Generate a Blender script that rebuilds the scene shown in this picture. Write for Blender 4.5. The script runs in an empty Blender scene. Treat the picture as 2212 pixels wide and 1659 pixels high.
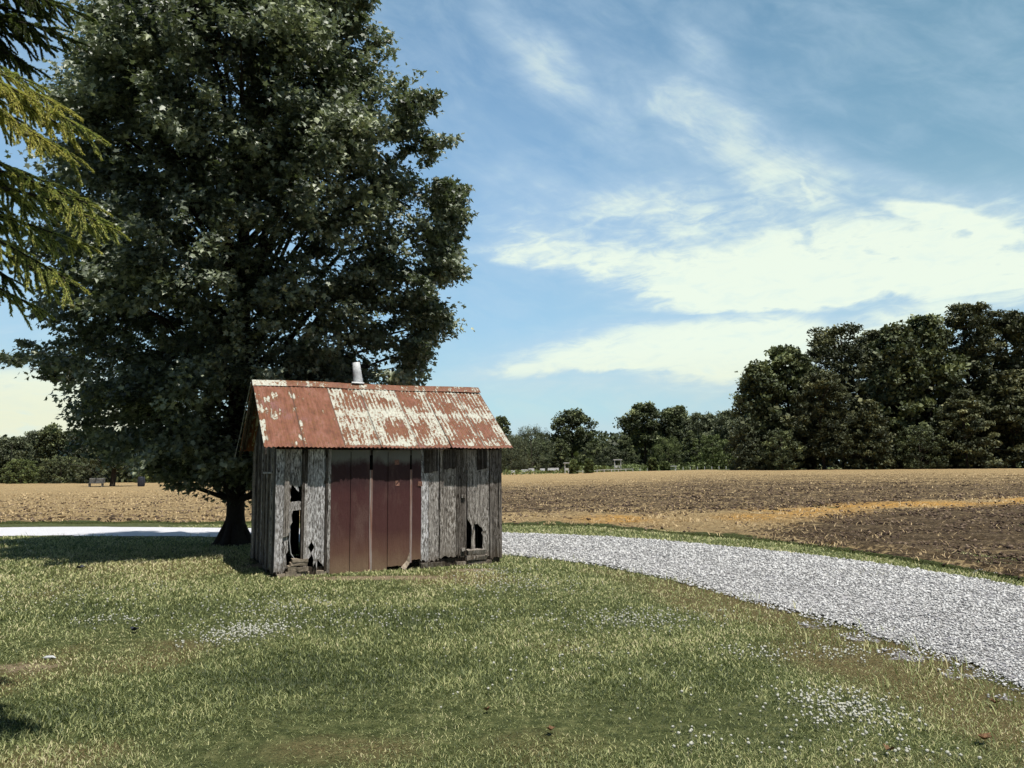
import bpy, math, random
import numpy as np
from mathutils import Vector, Matrix

rnd = random.Random(11)
rng = np.random.default_rng(11)
sc = bpy.context.scene
C = sc.collection
F_PX = 1674.0            # focal length in units of a 2212 px wide picture
PITCH = math.radians(6.09)
ROLL = math.radians(0.407)
EYE = np.array([0.0, 0.0, 1.6])
FWD = np.array([0, math.cos(PITCH), math.sin(PITCH)])
UPV = np.array([0, -math.sin(PITCH), math.cos(PITCH)])
RGT = np.array([1.0, 0, 0])


# ------------------------------------------------------------------ survey helpers
def ray(px, py):
    a, b = (px - 1106) / F_PX, (829.5 - py) / F_PX
    a, b = a * math.cos(ROLL) + b * math.sin(ROLL), -a * math.sin(ROLL) + b * math.cos(ROLL)
    d = FWD + a * RGT + b * UPV
    return d / np.linalg.norm(d)


def at_depth(px, py, Y):
    d = ray(px, py)
    return EYE + d * (Y / d[1])


def smooth(t):
    t = np.clip(t, 0, 1)
    return t * t * (3 - 2 * t)


def terrain(x, y):
    x = np.asarray(x, float); y = np.asarray(y, float)
    D = np.hypot(x, y)
    az = np.degrees(np.arctan2(x, y))
    zf = np.interp(az, [-75, -50, -22, 0, 14, 50, 75], [0, -.4, -.4, .43, 1.0, 1.0, 0])
    df = np.interp(az, [-22, 0, 14], [120, 150, 90])
    s = smooth((D - 20) / (df - 20)) * .55 + np.clip((D - 20) / (df - 20), 0, 1) * .45
    return zf * s


def on_ground(px, py):
    d = ray(px, py)
    t = 1.0
    while t < 600:
        p = EYE + d * t
        if p[2] <= float(terrain(p[0], p[1])):
            return p
        t *= 1.003
    return p


def gxy(pts):
    return np.array([on_ground(*p)[:2] for p in pts])


# ------------------------------------------------------------------ mesh helpers
def np_mesh(name, V, faces, attrs=None, mats=(), smooth_shade=False, fmat=None):
    me = bpy.data.meshes.new(name)
    V = np.ascontiguousarray(V, dtype=np.float32)
    me.vertices.add(len(V)); me.vertices.foreach_set('co', V.ravel())
    faces = [np.asarray(f, np.int32) for f in faces if len(f)]
    tot = sum(f.shape[0] for f in faces); nl = sum(f.size for f in faces)
    me.loops.add(nl); me.loops.foreach_set('vertex_index', np.concatenate([f.ravel() for f in faces]))
    sizes = np.concatenate([np.full(f.shape[0], f.shape[1], np.int32) for f in faces])
    starts = np.concatenate([[0], np.cumsum(sizes)[:-1]]).astype(np.int32)
    me.polygons.add(tot)
    me.polygons.foreach_set('loop_start', starts)
    if smooth_shade:
        me.polygons.foreach_set('use_smooth', np.ones(tot, bool))
    if fmat is not None:
        me.polygons.foreach_set('material_index', np.asarray(fmat, np.int32))
    for k, (dom, arr) in (attrs or {}).items():
        a = me.attributes.new(k, 'FLOAT', dom)
        a.data.foreach_set('value', np.ascontiguousarray(arr, dtype=np.float32))
    for m in mats:
        me.materials.append(m)
    me.update(calc_edges=True)
    me.validate()
    return me


def link(name, me, parent=None):
    o = bpy.data.objects.new(name, me)
    C.objects.link(o)
    if parent is not None:
        o.parent = parent
    return o


def tag(o, label=None, cat=None, group=None, kind=None):
    if label: o['label'] = label
    if cat: o['category'] = cat
    if group: o['group'] = group
    if kind: o['kind'] = kind
    return o


def empty(name, loc=(0, 0, 0)):
    o = bpy.data.objects.new(name, None)
    C.objects.link(o); o.location = loc
    return o


class MB:
    """collects polygons of one mesh"""
    def __init__(s):
        s.v = []; s.f = []; s.t = []

    def add(s, vs, fs, tint=0.5):
        b = len(s.v)
        s.v += [tuple(map(float, v)) for v in vs]
        for f in fs:
            s.f.append([b + i for i in f]); s.t.append(tint)

    def box(s, o, ax, ay, az, tint=0.5, j=0):
        o, ax, ay, az = map(Vector, (o, ax, ay, az))
        vs = [o, o + ax, o + ax + ay, o + ay, o + az, o + ax + az, o + ax + ay + az, o + ay + az]
        if j:
            vs = [v + Vector([rnd.uniform(-j, j) for _ in range(3)]) for v in vs]
        s.add(vs, [(0, 3, 2, 1), (4, 5, 6, 7), (0, 1, 5, 4), (1, 2, 6, 5), (2, 3, 7, 6), (3, 0, 4, 7)], tint)

    def prism(s, pts, off, tint=0.5):
        """planar polygon pts extruded by off"""
        n = len(pts); off = Vector(off)
        vs = [Vector(p) for p in pts] + [Vector(p) + off for p in pts]
        s.add(vs, [tuple(range(n)), tuple(range(2 * n - 1, n - 1, -1))] + [(i, i + n, (i + 1) % n + n, (i + 1) % n) for i in range(n)], tint)

    def tube(s, pts, rad, seg=8, tint=0.5, wob=0.0, cap=True):
        pts = [Vector(p) for p in pts]; rings = []
        prev = None
        for i, p in enumerate(pts):
            d = (pts[min(i + 1, len(pts) - 1)] - pts[max(i - 1, 0)]).normalized()
            if prev is None:
                a = Vector((1, 0, 0)) if abs(d.x) < .8 else Vector((0, 1, 0))
                a = (a - d * a.dot(d)).normalized()
            else:
                a = (prev - d * prev.dot(d)).normalized()
            prev = a; b = d.cross(a)
            rings.append([p + (a * math.cos(2 * math.pi * k / seg) + b * math.sin(2 * math.pi * k / seg)) * rad[i] * (1 + rnd.uniform(-wob, wob)) for k in range(seg)])
        vs = [v for r in rings for v in r]; fs = []
        for i in range(len(rings) - 1):
            for k in range(seg):
                fs.append((i * seg + k, i * seg + (k + 1) % seg, (i + 1) * seg + (k + 1) % seg, (i + 1) * seg + k))
        if cap:
            fs += [tuple(range(seg - 1, -1, -1)), tuple((len(rings) - 1) * seg + k for k in range(seg))]
        s.add(vs, fs, tint)

    def mesh(s, name, mat, smooth_shade=False):
        me = bpy.data.meshes.new(name)
        me.from_pydata(s.v, [], s.f)
        a = me.attributes.new('tint', 'FLOAT', 'FACE'); a.data.foreach_set('value', s.t)
        me.materials.append(mat)
        if smooth_shade:
            me.polygons.foreach_set('use_smooth', [True] * len(me.polygons))
        me.update()
        return me

    def build(s, name, mat, parent=None, smooth_shade=False):
        return link(name, s.mesh(name, mat, smooth_shade), parent)


# ------------------------------------------------------------------ material helpers
def lin(r, g, b):
    f = lambda c: ((c / 255 + .055) / 1.055) ** 2.4 if c > 10 else c / 255 / 12.92
    return (f(r), f(g), f(b), 1)


class NT:
    def __init__(s, tree):
        s.t = tree; s.n = tree.nodes; s.l = tree.links

    def new(s, typ, **kw):
        n = s.n.new(typ)
        for k, v in kw.items():
            setattr(n, k, v)
        return n

    def put(s, sock, v):
        if isinstance(v, bpy.types.NodeSocket):
            s.l.new(v, sock)
        elif v is not None:
            sock.default_value = v

    def math(s, op, a, b=None, c=None, clamp=False):
        n = s.new('ShaderNodeMath', operation=op, use_clamp=clamp)
        for i, x in enumerate((a, b, c)):
            if x is not None: s.put(n.inputs[i], x)
        return n.outputs[0]

    def noise(s, vec, scale, detail=4, rough=.55, dist=0, dims='3D'):
        n = s.new('ShaderNodeTexNoise', noise_dimensions=dims)
        s.put(n.inputs['Vector'], vec)
        n.inputs['Scale'].default_value = scale; n.inputs['Detail'].default_value = detail
        n.inputs['Roughness'].default_value = rough; n.inputs['Distortion'].default_value = dist
        return n.outputs['Fac']

    def vor(s, vec, scale, feature='F1', out='Distance', rnd_=1):
        n = s.new('ShaderNodeTexVoronoi', feature=feature)
        s.put(n.inputs['Vector'], vec); n.inputs['Scale'].default_value = scale
        n.inputs['Randomness'].default_value = rnd_
        return n.outputs[out]

    def ramp(s, fac, stops, mode='LINEAR'):
        n = s.new('ShaderNodeValToRGB'); cr = n.color_ramp; cr.interpolation = mode
        while len(cr.elements) < len(stops): cr.elements.new(.5)
        for e, (p, c) in zip(cr.elements, stops):
            e.position = p; e.color = c if len(c) == 4 else (*c, 1)
        s.put(n.inputs[0], fac)
        return n.outputs[0]

    def step(s, fac, a, b):
        n = s.new('ShaderNodeMapRange'); n.interpolation_type = 'SMOOTHSTEP'
        s.put(n.inputs[0], fac); n.inputs[1].default_value = a; n.inputs[2].default_value = b
        return n.outputs[0]

    def mix(s, f, a, b, mode='MIX'):
        n = s.new('ShaderNodeMix', data_type='RGBA', blend_type=mode)
        s.put(n.inputs[0], f); s.put(n.inputs[6], a); s.put(n.inputs[7], b)
        return n.outputs[2]

    def attr(s, name):
        return s.new('ShaderNodeAttribute', attribute_name=name).outputs['Fac']

    def coord(s, which='Object', scale=(1, 1, 1)):
        tc = s.new('ShaderNodeTexCoord').outputs[which]
        if tuple(scale) == (1, 1, 1): return tc
        m = s.new('ShaderNodeMapping'); m.inputs['Scale'].default_value = scale
        s.l.new(tc, m.inputs['Vector']); return m.outputs[0]

    def pos(s):
        return s.new('ShaderNodeNewGeometry').outputs['Position']

    def scalev(s, vec, sca):
        m = s.new('ShaderNodeMapping'); m.inputs['Scale'].default_value = sca
        s.l.new(vec, m.inputs['Vector']); return m.outputs[0]


def material(name, rough=.8, spec=.3):
    m = bpy.data.materials.new(name); m.use_nodes = True
    nt = NT(m.node_tree)
    b = m.node_tree.nodes['Principled BSDF']
    b.inputs['Roughness'].default_value = rough
    b.inputs['Specular IOR Level'].default_value = spec
    return m, nt, b


def bump(nt, b, h, dist=.02, strength=1.0):
    n = nt.new('ShaderNodeBump'); n.inputs['Distance'].default_value = dist; n.inputs['Strength'].default_value = strength
    nt.l.new(h, n.inputs['Height']); nt.l.new(n.outputs[0], b.inputs['Normal'])


def g(v): return (v, v, v, 1)


# ---- ground (lawn) material
def mat_lawn():
    m, t, b = material('lawn_soil', .95, .1)
    p = t.pos()
    n1 = t.noise(p, 1.1, 6, .65); n2 = t.noise(p, 9, 6, .7); n3 = t.noise(p, 55, 3, .7)
    c = t.ramp(n2, [(.3, (.035, .046, .016)), (.5, (.105, .122, .045)), (.68, (.23, .235, .10))])
    dry = t.math('ADD', t.math('MULTIPLY', t.attr('dry'), 1.0), t.math('MULTIPLY', t.math('SUBTRACT', n1, .5), 1.2))
    dryc = t.ramp(n3, [(.3, (.075, .062, .026)), (.7, (.27, .21, .10))])
    c = t.mix(t.step(dry, .3, .8), c, dryc)
    c = t.mix(t.math('MULTIPLY', t.math('SUBTRACT', 1, n3), .4), c, (.02, .028, .010, 1))
    bare = t.step(t.math('ADD', t.attr('bare'), t.math('MULTIPLY', t.math('SUBTRACT', n2, .5), .9)), .4, .65)
    c = t.mix(bare, c, t.ramp(n3, [(.3, (.13, .095, .06)), (.7, (.42, .33, .22))]))
    gr = t.step(t.math('ADD', t.math('MULTIPLY', t.attr('gravel'), .75), t.math('MULTIPLY', t.math('SUBTRACT', n2, .5), 2.6)), .5, .65)
    c = t.mix(gr, c, t.ramp(t.vor(p, 38, out='Distance'), [(.1, (.62, .60, .60)), (.6, (.22, .2, .2))]))
    t.put(b.inputs['Base Color'], c)
    bump(t, b, t.math('ADD', n2, n3), .03)
    return m


def mat_field():
    m, t, b = material('tilled_soil', .95, .08)
    p = t.pos()
    rows = t.scalev(p, (.35, 1.6, 1))
    n0 = t.noise(rows, .35, 4, .6); n1 = t.noise(rows, 1.6, 5, .7); n2 = t.noise(p, 7, 6, .75); n3 = t.noise(p, 28, 4, .7)
    row = t.noise(t.scalev(p, (.05, 2.4, 1)), 1.3, 3, .6)
    soil = t.ramp(t.math('ADD', n2, t.math('MULTIPLY', t.math('SUBTRACT', row, .5), .35)), [(.3, (.045, .031, .018)), (.5, (.150, .108, .064)), (.7, (.36, .265, .155))])
    straw = t.ramp(t.math('MULTIPLY', t.math('ADD', n2, n3), .5), [(.35, (.22, .15, .075)), (.5, (.48, .345, .175)), (.65, (.76, .58, .31))])
    k = t.math('ADD', t.attr('straw'), t.math('MULTIPLY', t.math('SUBTRACT', n1, .5), 1.0))
    k = t.math('ADD', k, t.math('MULTIPLY', t.math('SUBTRACT', n2, .5), 2.2))
    k = t.math('ADD', k, t.math('MULTIPLY', t.math('SUBTRACT', n0, .5), .6)); k = t.math('ADD', k, t.math('MULTIPLY', t.math('SUBTRACT', row, .5), 1.1))
    c = t.mix(t.step(k, .38, .66), soil, straw)
    c = t.mix(t.math('MULTIPLY', t.attr('gold'), t.step(n2, .35, .6)), c, (.80, .42, .09, 1))
    c = t.mix(t.math('MULTIPLY', t.step(n3, .5, .62), .45), c, (.018, .012, .009, 1))
    gr = t.step(t.math('ADD', t.attr('green'), t.math('MULTIPLY', t.math('SUBTRACT', n2, .5), 1.6)), .45, .62)
    c = t.mix(gr, c, t.ramp(n3, [(.35, (.035, .05, .018)), (.65, (.13, .15, .055))]))
    t.put(b.inputs['Base Color'], c)
    bump(t, b, t.math('ADD', n2, t.math('MULTIPLY', n3, .5)), .10)
    return m


def mat_gravel():
    m, t, b = material('white_gravel', .9, .15)
    p = t.pos()
    v = t.vor(p, 42, out='Distance'); n = t.noise(p, 14, 5, .75); nb = t.noise(t.scalev(p, (1, .5, 1)), 1.2, 3, .5)
    c = t.ramp(v, [(.1, (.60, .59, .58)), (.45, (.44, .43, .42)), (.8, (.20, .195, .19))])
    c = t.mix(t.step(n, .5, .60), c, (.24, .235, .26, 1))
    c = t.mix(t.math('MULTIPLY', t.step(nb, .45, .7), .22), c, (.9, .88, .88, 1))
    c = t.mix(t.math('MULTIPLY', t.attr('pale'), .9), c, (.74, .735, .76, 1))
    t.put(b.inputs['Base Color'], c)
    bump(t, b, t.math('SUBTRACT', 1, v), .02)
    return m


def mat_tint(name, stops, rough=.7, spec=.3, extra=None, trans=0, bumpy=None):
    """colour from the per-face attribute tint, broken up with noise"""
    m, t, b = material(name, rough, spec)
    p = t.pos()
    k = t.math('ADD', t.attr('tint'), t.math('MULTIPLY', t.math('SUBTRACT', t.noise(p, extra or 3, 3), .5), .5))
    c = t.ramp(k, stops)
    t.put(b.inputs['Base Color'], c)
    if trans:
        tr = t.new('ShaderNodeBsdfTranslucent')
        t.put(tr.inputs['Color'], t.mix(.5, c, (.22, .30, .05, 1)))
        mx = t.new('ShaderNodeMixShader'); mx.inputs[0].default_value = trans
        out = m.node_tree.nodes['Material Output']
        t.l.new(b.outputs[0], mx.inputs[1]); t.l.new(tr.outputs[0], mx.inputs[2]); t.l.new(mx.outputs[0], out.inputs['Surface'])
    if bumpy:
        bump(t, b, t.noise(p, bumpy, 5, .7), .02)
    return m


def mat_wood():
    m, t, b = material('weathered_board', .85, .2)
    p = t.coord('Object'); tint = t.attr('tint')
    ofs = t.new('ShaderNodeVectorMath', operation='ADD'); t.l.new(p, ofs.inputs[0])
    comb = t.new('ShaderNodeCombineXYZ'); t.l.new(t.math('MULTIPLY', tint, 37.0), comb.inputs[2]); t.l.new(t.math('MULTIPLY', tint, 11.0), comb.inputs[0])
    t.l.new(comb.outputs[0], ofs.inputs[1]); q = ofs.outputs[0]
    grain = t.noise(t.scalev(q, (1, 1, .022)), 34, 7, .72, .4)
    blot = t.noise(t.scalev(q, (1, 1, .28)), 6, 7, .72)
    speck = t.noise(t.scalev(q, (1, 1, .22)), 52, 5, .75)
    c = t.ramp(grain, [(.36, (.018, .015, .014)), (.45, (.24, .22, .205)), (.58, (.80, .78, .77))])
    c = t.mix(t.step(blot, .42, .60), c, t.ramp(grain, [(.34, (.025, .02, .015)), (.62, (.23, .185, .14))]))
    pale = t.math('MULTIPLY', t.step(t.math('ADD', blot, t.math('MULTIPLY', tint, .45)), .62, .92), t.step(speck, .40, .56))
    c = t.mix(t.math('MULTIPLY', pale, .95), c, (.95, .94, .95, 1))
    c = t.mix(t.math('MULTIPLY', t.step(speck, .56, .5), .35), c, (.05, .045, .04, 1))
    kn = t.vor(t.scalev(q, (1, 1, .45)), 5.5)
    c = t.mix(t.step(kn, .13, .06), c, (.045, .03, .02, 1))
    crack = t.noise(t.scalev(q, (1, 1, .03)), 28, 3, .5, .3)
    c = t.mix(t.step(t.math('ABSOLUTE', t.math('SUBTRACT', crack, .5)), .012, .003), c, (.02, .017, .015, 1))
    low = t.new('ShaderNodeSeparateXYZ'); t.l.new(p, low.inputs[0])
    damp = t.step(t.math('ADD', low.outputs[2], t.math('MULTIPLY', blot, .35)), .5, .2)
    c = t.mix(t.math('MULTIPLY', damp, .6), c, (.16, .125, .085, 1))
    c = t.mix(1.0, c, t.ramp(tint, [(0, (.14, .13, .13)), (.35, (.34, .31, .28)), (.6, (.80, .75, .68)), (.85, (1, 1, 1))]), 'MULTIPLY')
    t.put(b.inputs['Base Color'], c)
    bump(t, b, t.math('ADD', grain, t.math('MULTIPLY', speck, .5)), .012)
    return m


def mat_roof():
    m, t, b = material('rusty_corrugated_metal', .55, .4)
    p = t.coord('Object'); sp = t.new('ShaderNodeSeparateXYZ'); t.l.new(p, sp.inputs[0])
    rust = t.attr('rust'); sl = t.attr('slope'); cor = t.attr('wave')
    flow = t.scalev(p, (1.0, .45, .45))
    big = t.noise(flow, 5.5, 5, .62, .4); fine = t.noise(flow, 34, 6, .72); stre = t.noise(t.scalev(p, (1.0, .12, .12)), 42, 3, .6)
    k = t.math('ADD', rust, t.math('MULTIPLY', t.math('SUBTRACT', big, .5), 2.1))
    k = t.math('ADD', k, t.math('MULTIPLY', t.math('SUBTRACT', fine, .5), 1.7))
    k = t.math('ADD', k, t.math('MULTIPLY', t.math('SUBTRACT', stre, .5), .45))
    k = t.math('ADD', k, t.math('MULTIPLY', t.math('SUBTRACT', cor, .5), -.30))
    # pale band beside the lap half way up, and rust at the eave
    lap = t.math('ABSOLUTE', t.math('SUBTRACT', sl, .52))
    k = t.math('SUBTRACT', k, t.math('MULTIPLY', t.step(lap, .07, .01), .22))
    k = t.math('ADD', k, t.math('MULTIPLY', t.step(sl, .05, .0), .9))
    paint = t.ramp(fine, [(.3, (.36, .36, .29)), (.6, (.64, .64, .55))])
    red = t.ramp(t.noise(flow, 9, 5, .7), [(.3, (.13, .050, .028)), (.5, (.245, .098, .058)), (.7, (.31, .15, .11))])
    lilac = t.step(t.noise(p, 2.0, 2, .5), .55, .68)
    red = t.mix(t.math('MULTIPLY', lilac, .5), red, (.27, .145, .15, 1))
    red = t.mix(t.math('MULTIPLY', t.step(k, .95, .56), .85), red, t.ramp(fine, [(.35, (.10, .035, .012)), (.65, (.25, .10, .035))]))
    edge = t.math('MULTIPLY', t.step(k, .43, .50), t.step(k, .62, .53))
    c = t.mix(t.step(k, .48, .54), paint, red)
    c = t.mix(t.math('MULTIPLY', edge, .9), c, (.13, .05, .015, 1))
    dots = t.vor(t.scalev(p, (1, .7, .7)), 21)
    dm = t.math('MULTIPLY', t.step(dots, .42, .28), t.step(t.noise(p, 7, 3), .38, .52))
    c = t.mix(t.math('MULTIPLY', dm, .8), c, (.22, .10, .04, 1))
    dark = t.step(stre, .56, .66)
    c = t.mix(t.math('MULTIPLY', dark, .35), c, (.10, .05, .035, 1))
    seam = t.attr('seam')
    c = t.mix(t.math('MULTIPLY', seam, .75), c, (.07, .05, .04, 1))
    t.put(b.inputs['Base Color'], c)
    bump(t, b, fine, .003)
    return m


def mat_door():
    m, t, b = material('brown_painted_tin', .6, .35)
    p = t.coord('Object'); sp = t.new('ShaderNodeSeparateXYZ'); t.l.new(p, sp.inputs[0])
    n = t.noise(t.scalev(p, (1, 1, .5)), 5, 5, .65); f = t.noise(p, 120, 4, .8); st = t.noise(t.scalev(p, (1, 1, .04)), 30, 4, .6)
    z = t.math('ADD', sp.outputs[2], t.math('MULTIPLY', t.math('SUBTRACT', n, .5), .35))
    c = t.ramp(t.math('DIVIDE', z, 1.9), [(.03, (.25, .165, .105)), (.17, (.165, .085, .060)), (.34, (.095, .036, .033)), (.62, (.085, .029, .029)), (.75, (.050, .020, .022))])  # darker upper stops paint in some eave shadow along with dark stain
    c = t.mix(t.math('MULTIPLY', t.step(f, .5, .7), .35), c, (.20, .12, .09, 1))
    c = t.mix(t.math('MULTIPLY', t.step(st, .55, .75), .35), c, (.11, .035, .025, 1))
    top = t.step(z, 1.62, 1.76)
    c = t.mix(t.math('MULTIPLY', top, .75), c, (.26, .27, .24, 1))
    c = t.mix(t.math('MULTIPLY', t.step(t.attr('tint'), .7, .9), .9), c, t.ramp(st, [(.4, (.28, .10, .05)), (.6, (.45, .40, .38))]))
    t.put(b.inputs['Base Color'], c)
    sm = t.math('MULTIPLY', t.step(t.noise(t.scalev(p, (1, 1, .3)), 2.5, 4, .7), .5, .7), t.step(f, .35, .55))
    c = t.mix(t.math('MULTIPLY', sm, .45), c, (.22, .15, .12, 1)); t.put(b.inputs['Base Color'], c)
    bump(t, b, t.math('ADD', t.math('MULTIPLY', n, 4), f), .004)
    return m


def mat_plain(name, col, rough=.7, spec=.3, scale=8, var=.5, metal=0):
    m, t, b = material(name, rough, spec)
    p = t.coord('Object')
    n = t.noise(p, scale, 5, .65)
    c2 = tuple(min(1, x * (1 + var)) for x in col[:3]) + (1,)
    c1 = tuple(x * (1 - var) for x in col[:3]) + (1,)
    t.put(b.inputs['Base Color'], t.ramp(n, [(.3, c1), (.7, c2)]))
    b.inputs['Metallic'].default_value = metal
    bump(t, b, n, .01)
    return m


M = {}
M['lawn'] = mat_lawn(); M['field'] = mat_field(); M['gravel'] = mat_gravel()
M['grass'] = mat_tint('grass_blade', [(0, (.042, .060, .022)), (.3, (.165, .20, .072)), (.6, (.42, .455, .19)), (.82, (.62, .60, .29)), (1, (.70, .62, .38))], .55, .35, 1.2, .22)
M['straw'] = mat_tint('straw', [(0, (.18, .12, .06)), (.5, (.50, .37, .20)), (1, (.78, .60, .34))], .8, .2, 2)
M['clod'] = mat_tint('soil_clod', [(0, (.045, .032, .024)), (.6, (.14, .10, .072)), (1, (.32, .24, .17))], .95, .1, 9)
M['stone'] = mat_tint('gravel_stone', [(0, (.20, .20, .20)), (.35, (.44, .44, .43)), (1, (.74, .74, .73))], .85, .2, 30)
M['maple'] = mat_tint('maple_leaf', [(0, (.036, .050, .034)), (.4, (.125, .155, .100)), (.75, (.34, .385, .27)), (1, (.50, .55, .31))], .48, .8, 1.1, .2)
M['farleaf'] = mat_tint('far_leaf', [(0, (.034, .044, .024)), (.45, (.095, .118, .056)), (1, (.30, .34, .15))], .6, .3, .25, .06)
M['greyleaf'] = mat_tint('grey_green_leaf', [(0, (.04, .05, .03)), (.5, (.12, .14, .08)), (1, (.27, .31, .17))], .6, .3, .25, .06)
M['paleleaf'] = mat_tint('pale_leaf', [(0, (.05, .065, .025)), (.5, (.14, .18, .065)), (1, (.28, .33, .12))], .6, .3, .3, .1)
M['pineleaf'] = mat_tint('pine_needle', [(0, (.028, .036, .021)), (.45, (.088, .10, .048)), (1, (.30, .30, .14))], .6, .25, .18, .03)
M['needle'] = mat_tint('cedar_needle', [(0, (.012, .020, .010)), (.35, (.07, .10, .024)), (.7, (.46, .53, .16)), (1, (.72, .66, .17))], .55, .35, 2.2, .35)
M['bark'] = mat_tint('bark', [(0, (.02, .017, .013)), (.5, (.06, .05, .04)), (1, (.13, .11, .09))], .95, .1, 14, 0, 22)
M['wood'] = mat_wood(); M['roof'] = mat_roof(); M['door'] = mat_door()
M['dark'] = mat_plain('dark_interior', (.012, .010, .009), .95, .05)
M['galv'] = mat_plain('galvanised_metal', (.60, .62, .63), .45, .5, 14, .25)
M['base'] = mat_plain('sandstone_block', (.30, .25, .19), .9, .2, 16, .5)
M['white'] = mat_plain('white_paint', (.60, .61, .61), .6, .3, 5, .1)
M['flower'] = mat_plain('clover_flower', (.56, .56, .48), .8, .2, 60, .2)
M['dryleaf'] = mat_plain('dry_leaf', (.22, .13, .07), .8, .2, 40, .4)
M['cone'] = mat_plain('green_cone', (.16, .15, .05), .8, .2, 60, .5)
M['grey'] = mat_plain('weathered_grey', (.16, .16, .15), .8, .2)
M['barrel'] = mat_plain('dark_barrel', (.03, .035, .05), .6, .3)

sc.cycles.max_bounces = 5; sc.cycles.diffuse_bounces = 2; sc.cycles.glossy_bounces = 2; sc.cycles.transmission_bounces = 3
sc.cycles.use_adaptive_sampling = True; sc.cycles.adaptive_threshold = .03
# ------------------------------------------------------------------ camera, light, world
cam = bpy.data.cameras.new('camera'); co = bpy.data.objects.new('camera', cam); C.objects.link(co)
xr = math.cos(ROLL) * RGT - math.sin(ROLL) * UPV
yr = math.sin(ROLL) * RGT + math.cos(ROLL) * UPV
zr = -FWD
co.matrix_world = Matrix(((xr[0], yr[0], zr[0], 0), (xr[1], yr[1], zr[1], 0), (xr[2], yr[2], zr[2], 1.6), (0, 0, 0, 1)))
cam.sensor_width = 36; cam.lens = 36 * F_PX / 2212; cam.clip_end = 6000; cam.clip_start = .05
sc.camera = co

tosun = Vector((.23, -.275, 1)).normalized()
sd = bpy.data.lights.new('sun', 'SUN'); sd.energy = 5.0; sd.angle = math.radians(.5); sd.color = (1, .955, .88)
so = bpy.data.objects.new('sun', sd); C.objects.link(so); so.rotation_euler = tosun.to_track_quat('Z', 'Y').to_euler()
so.location = (0, 0, 30)


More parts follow.
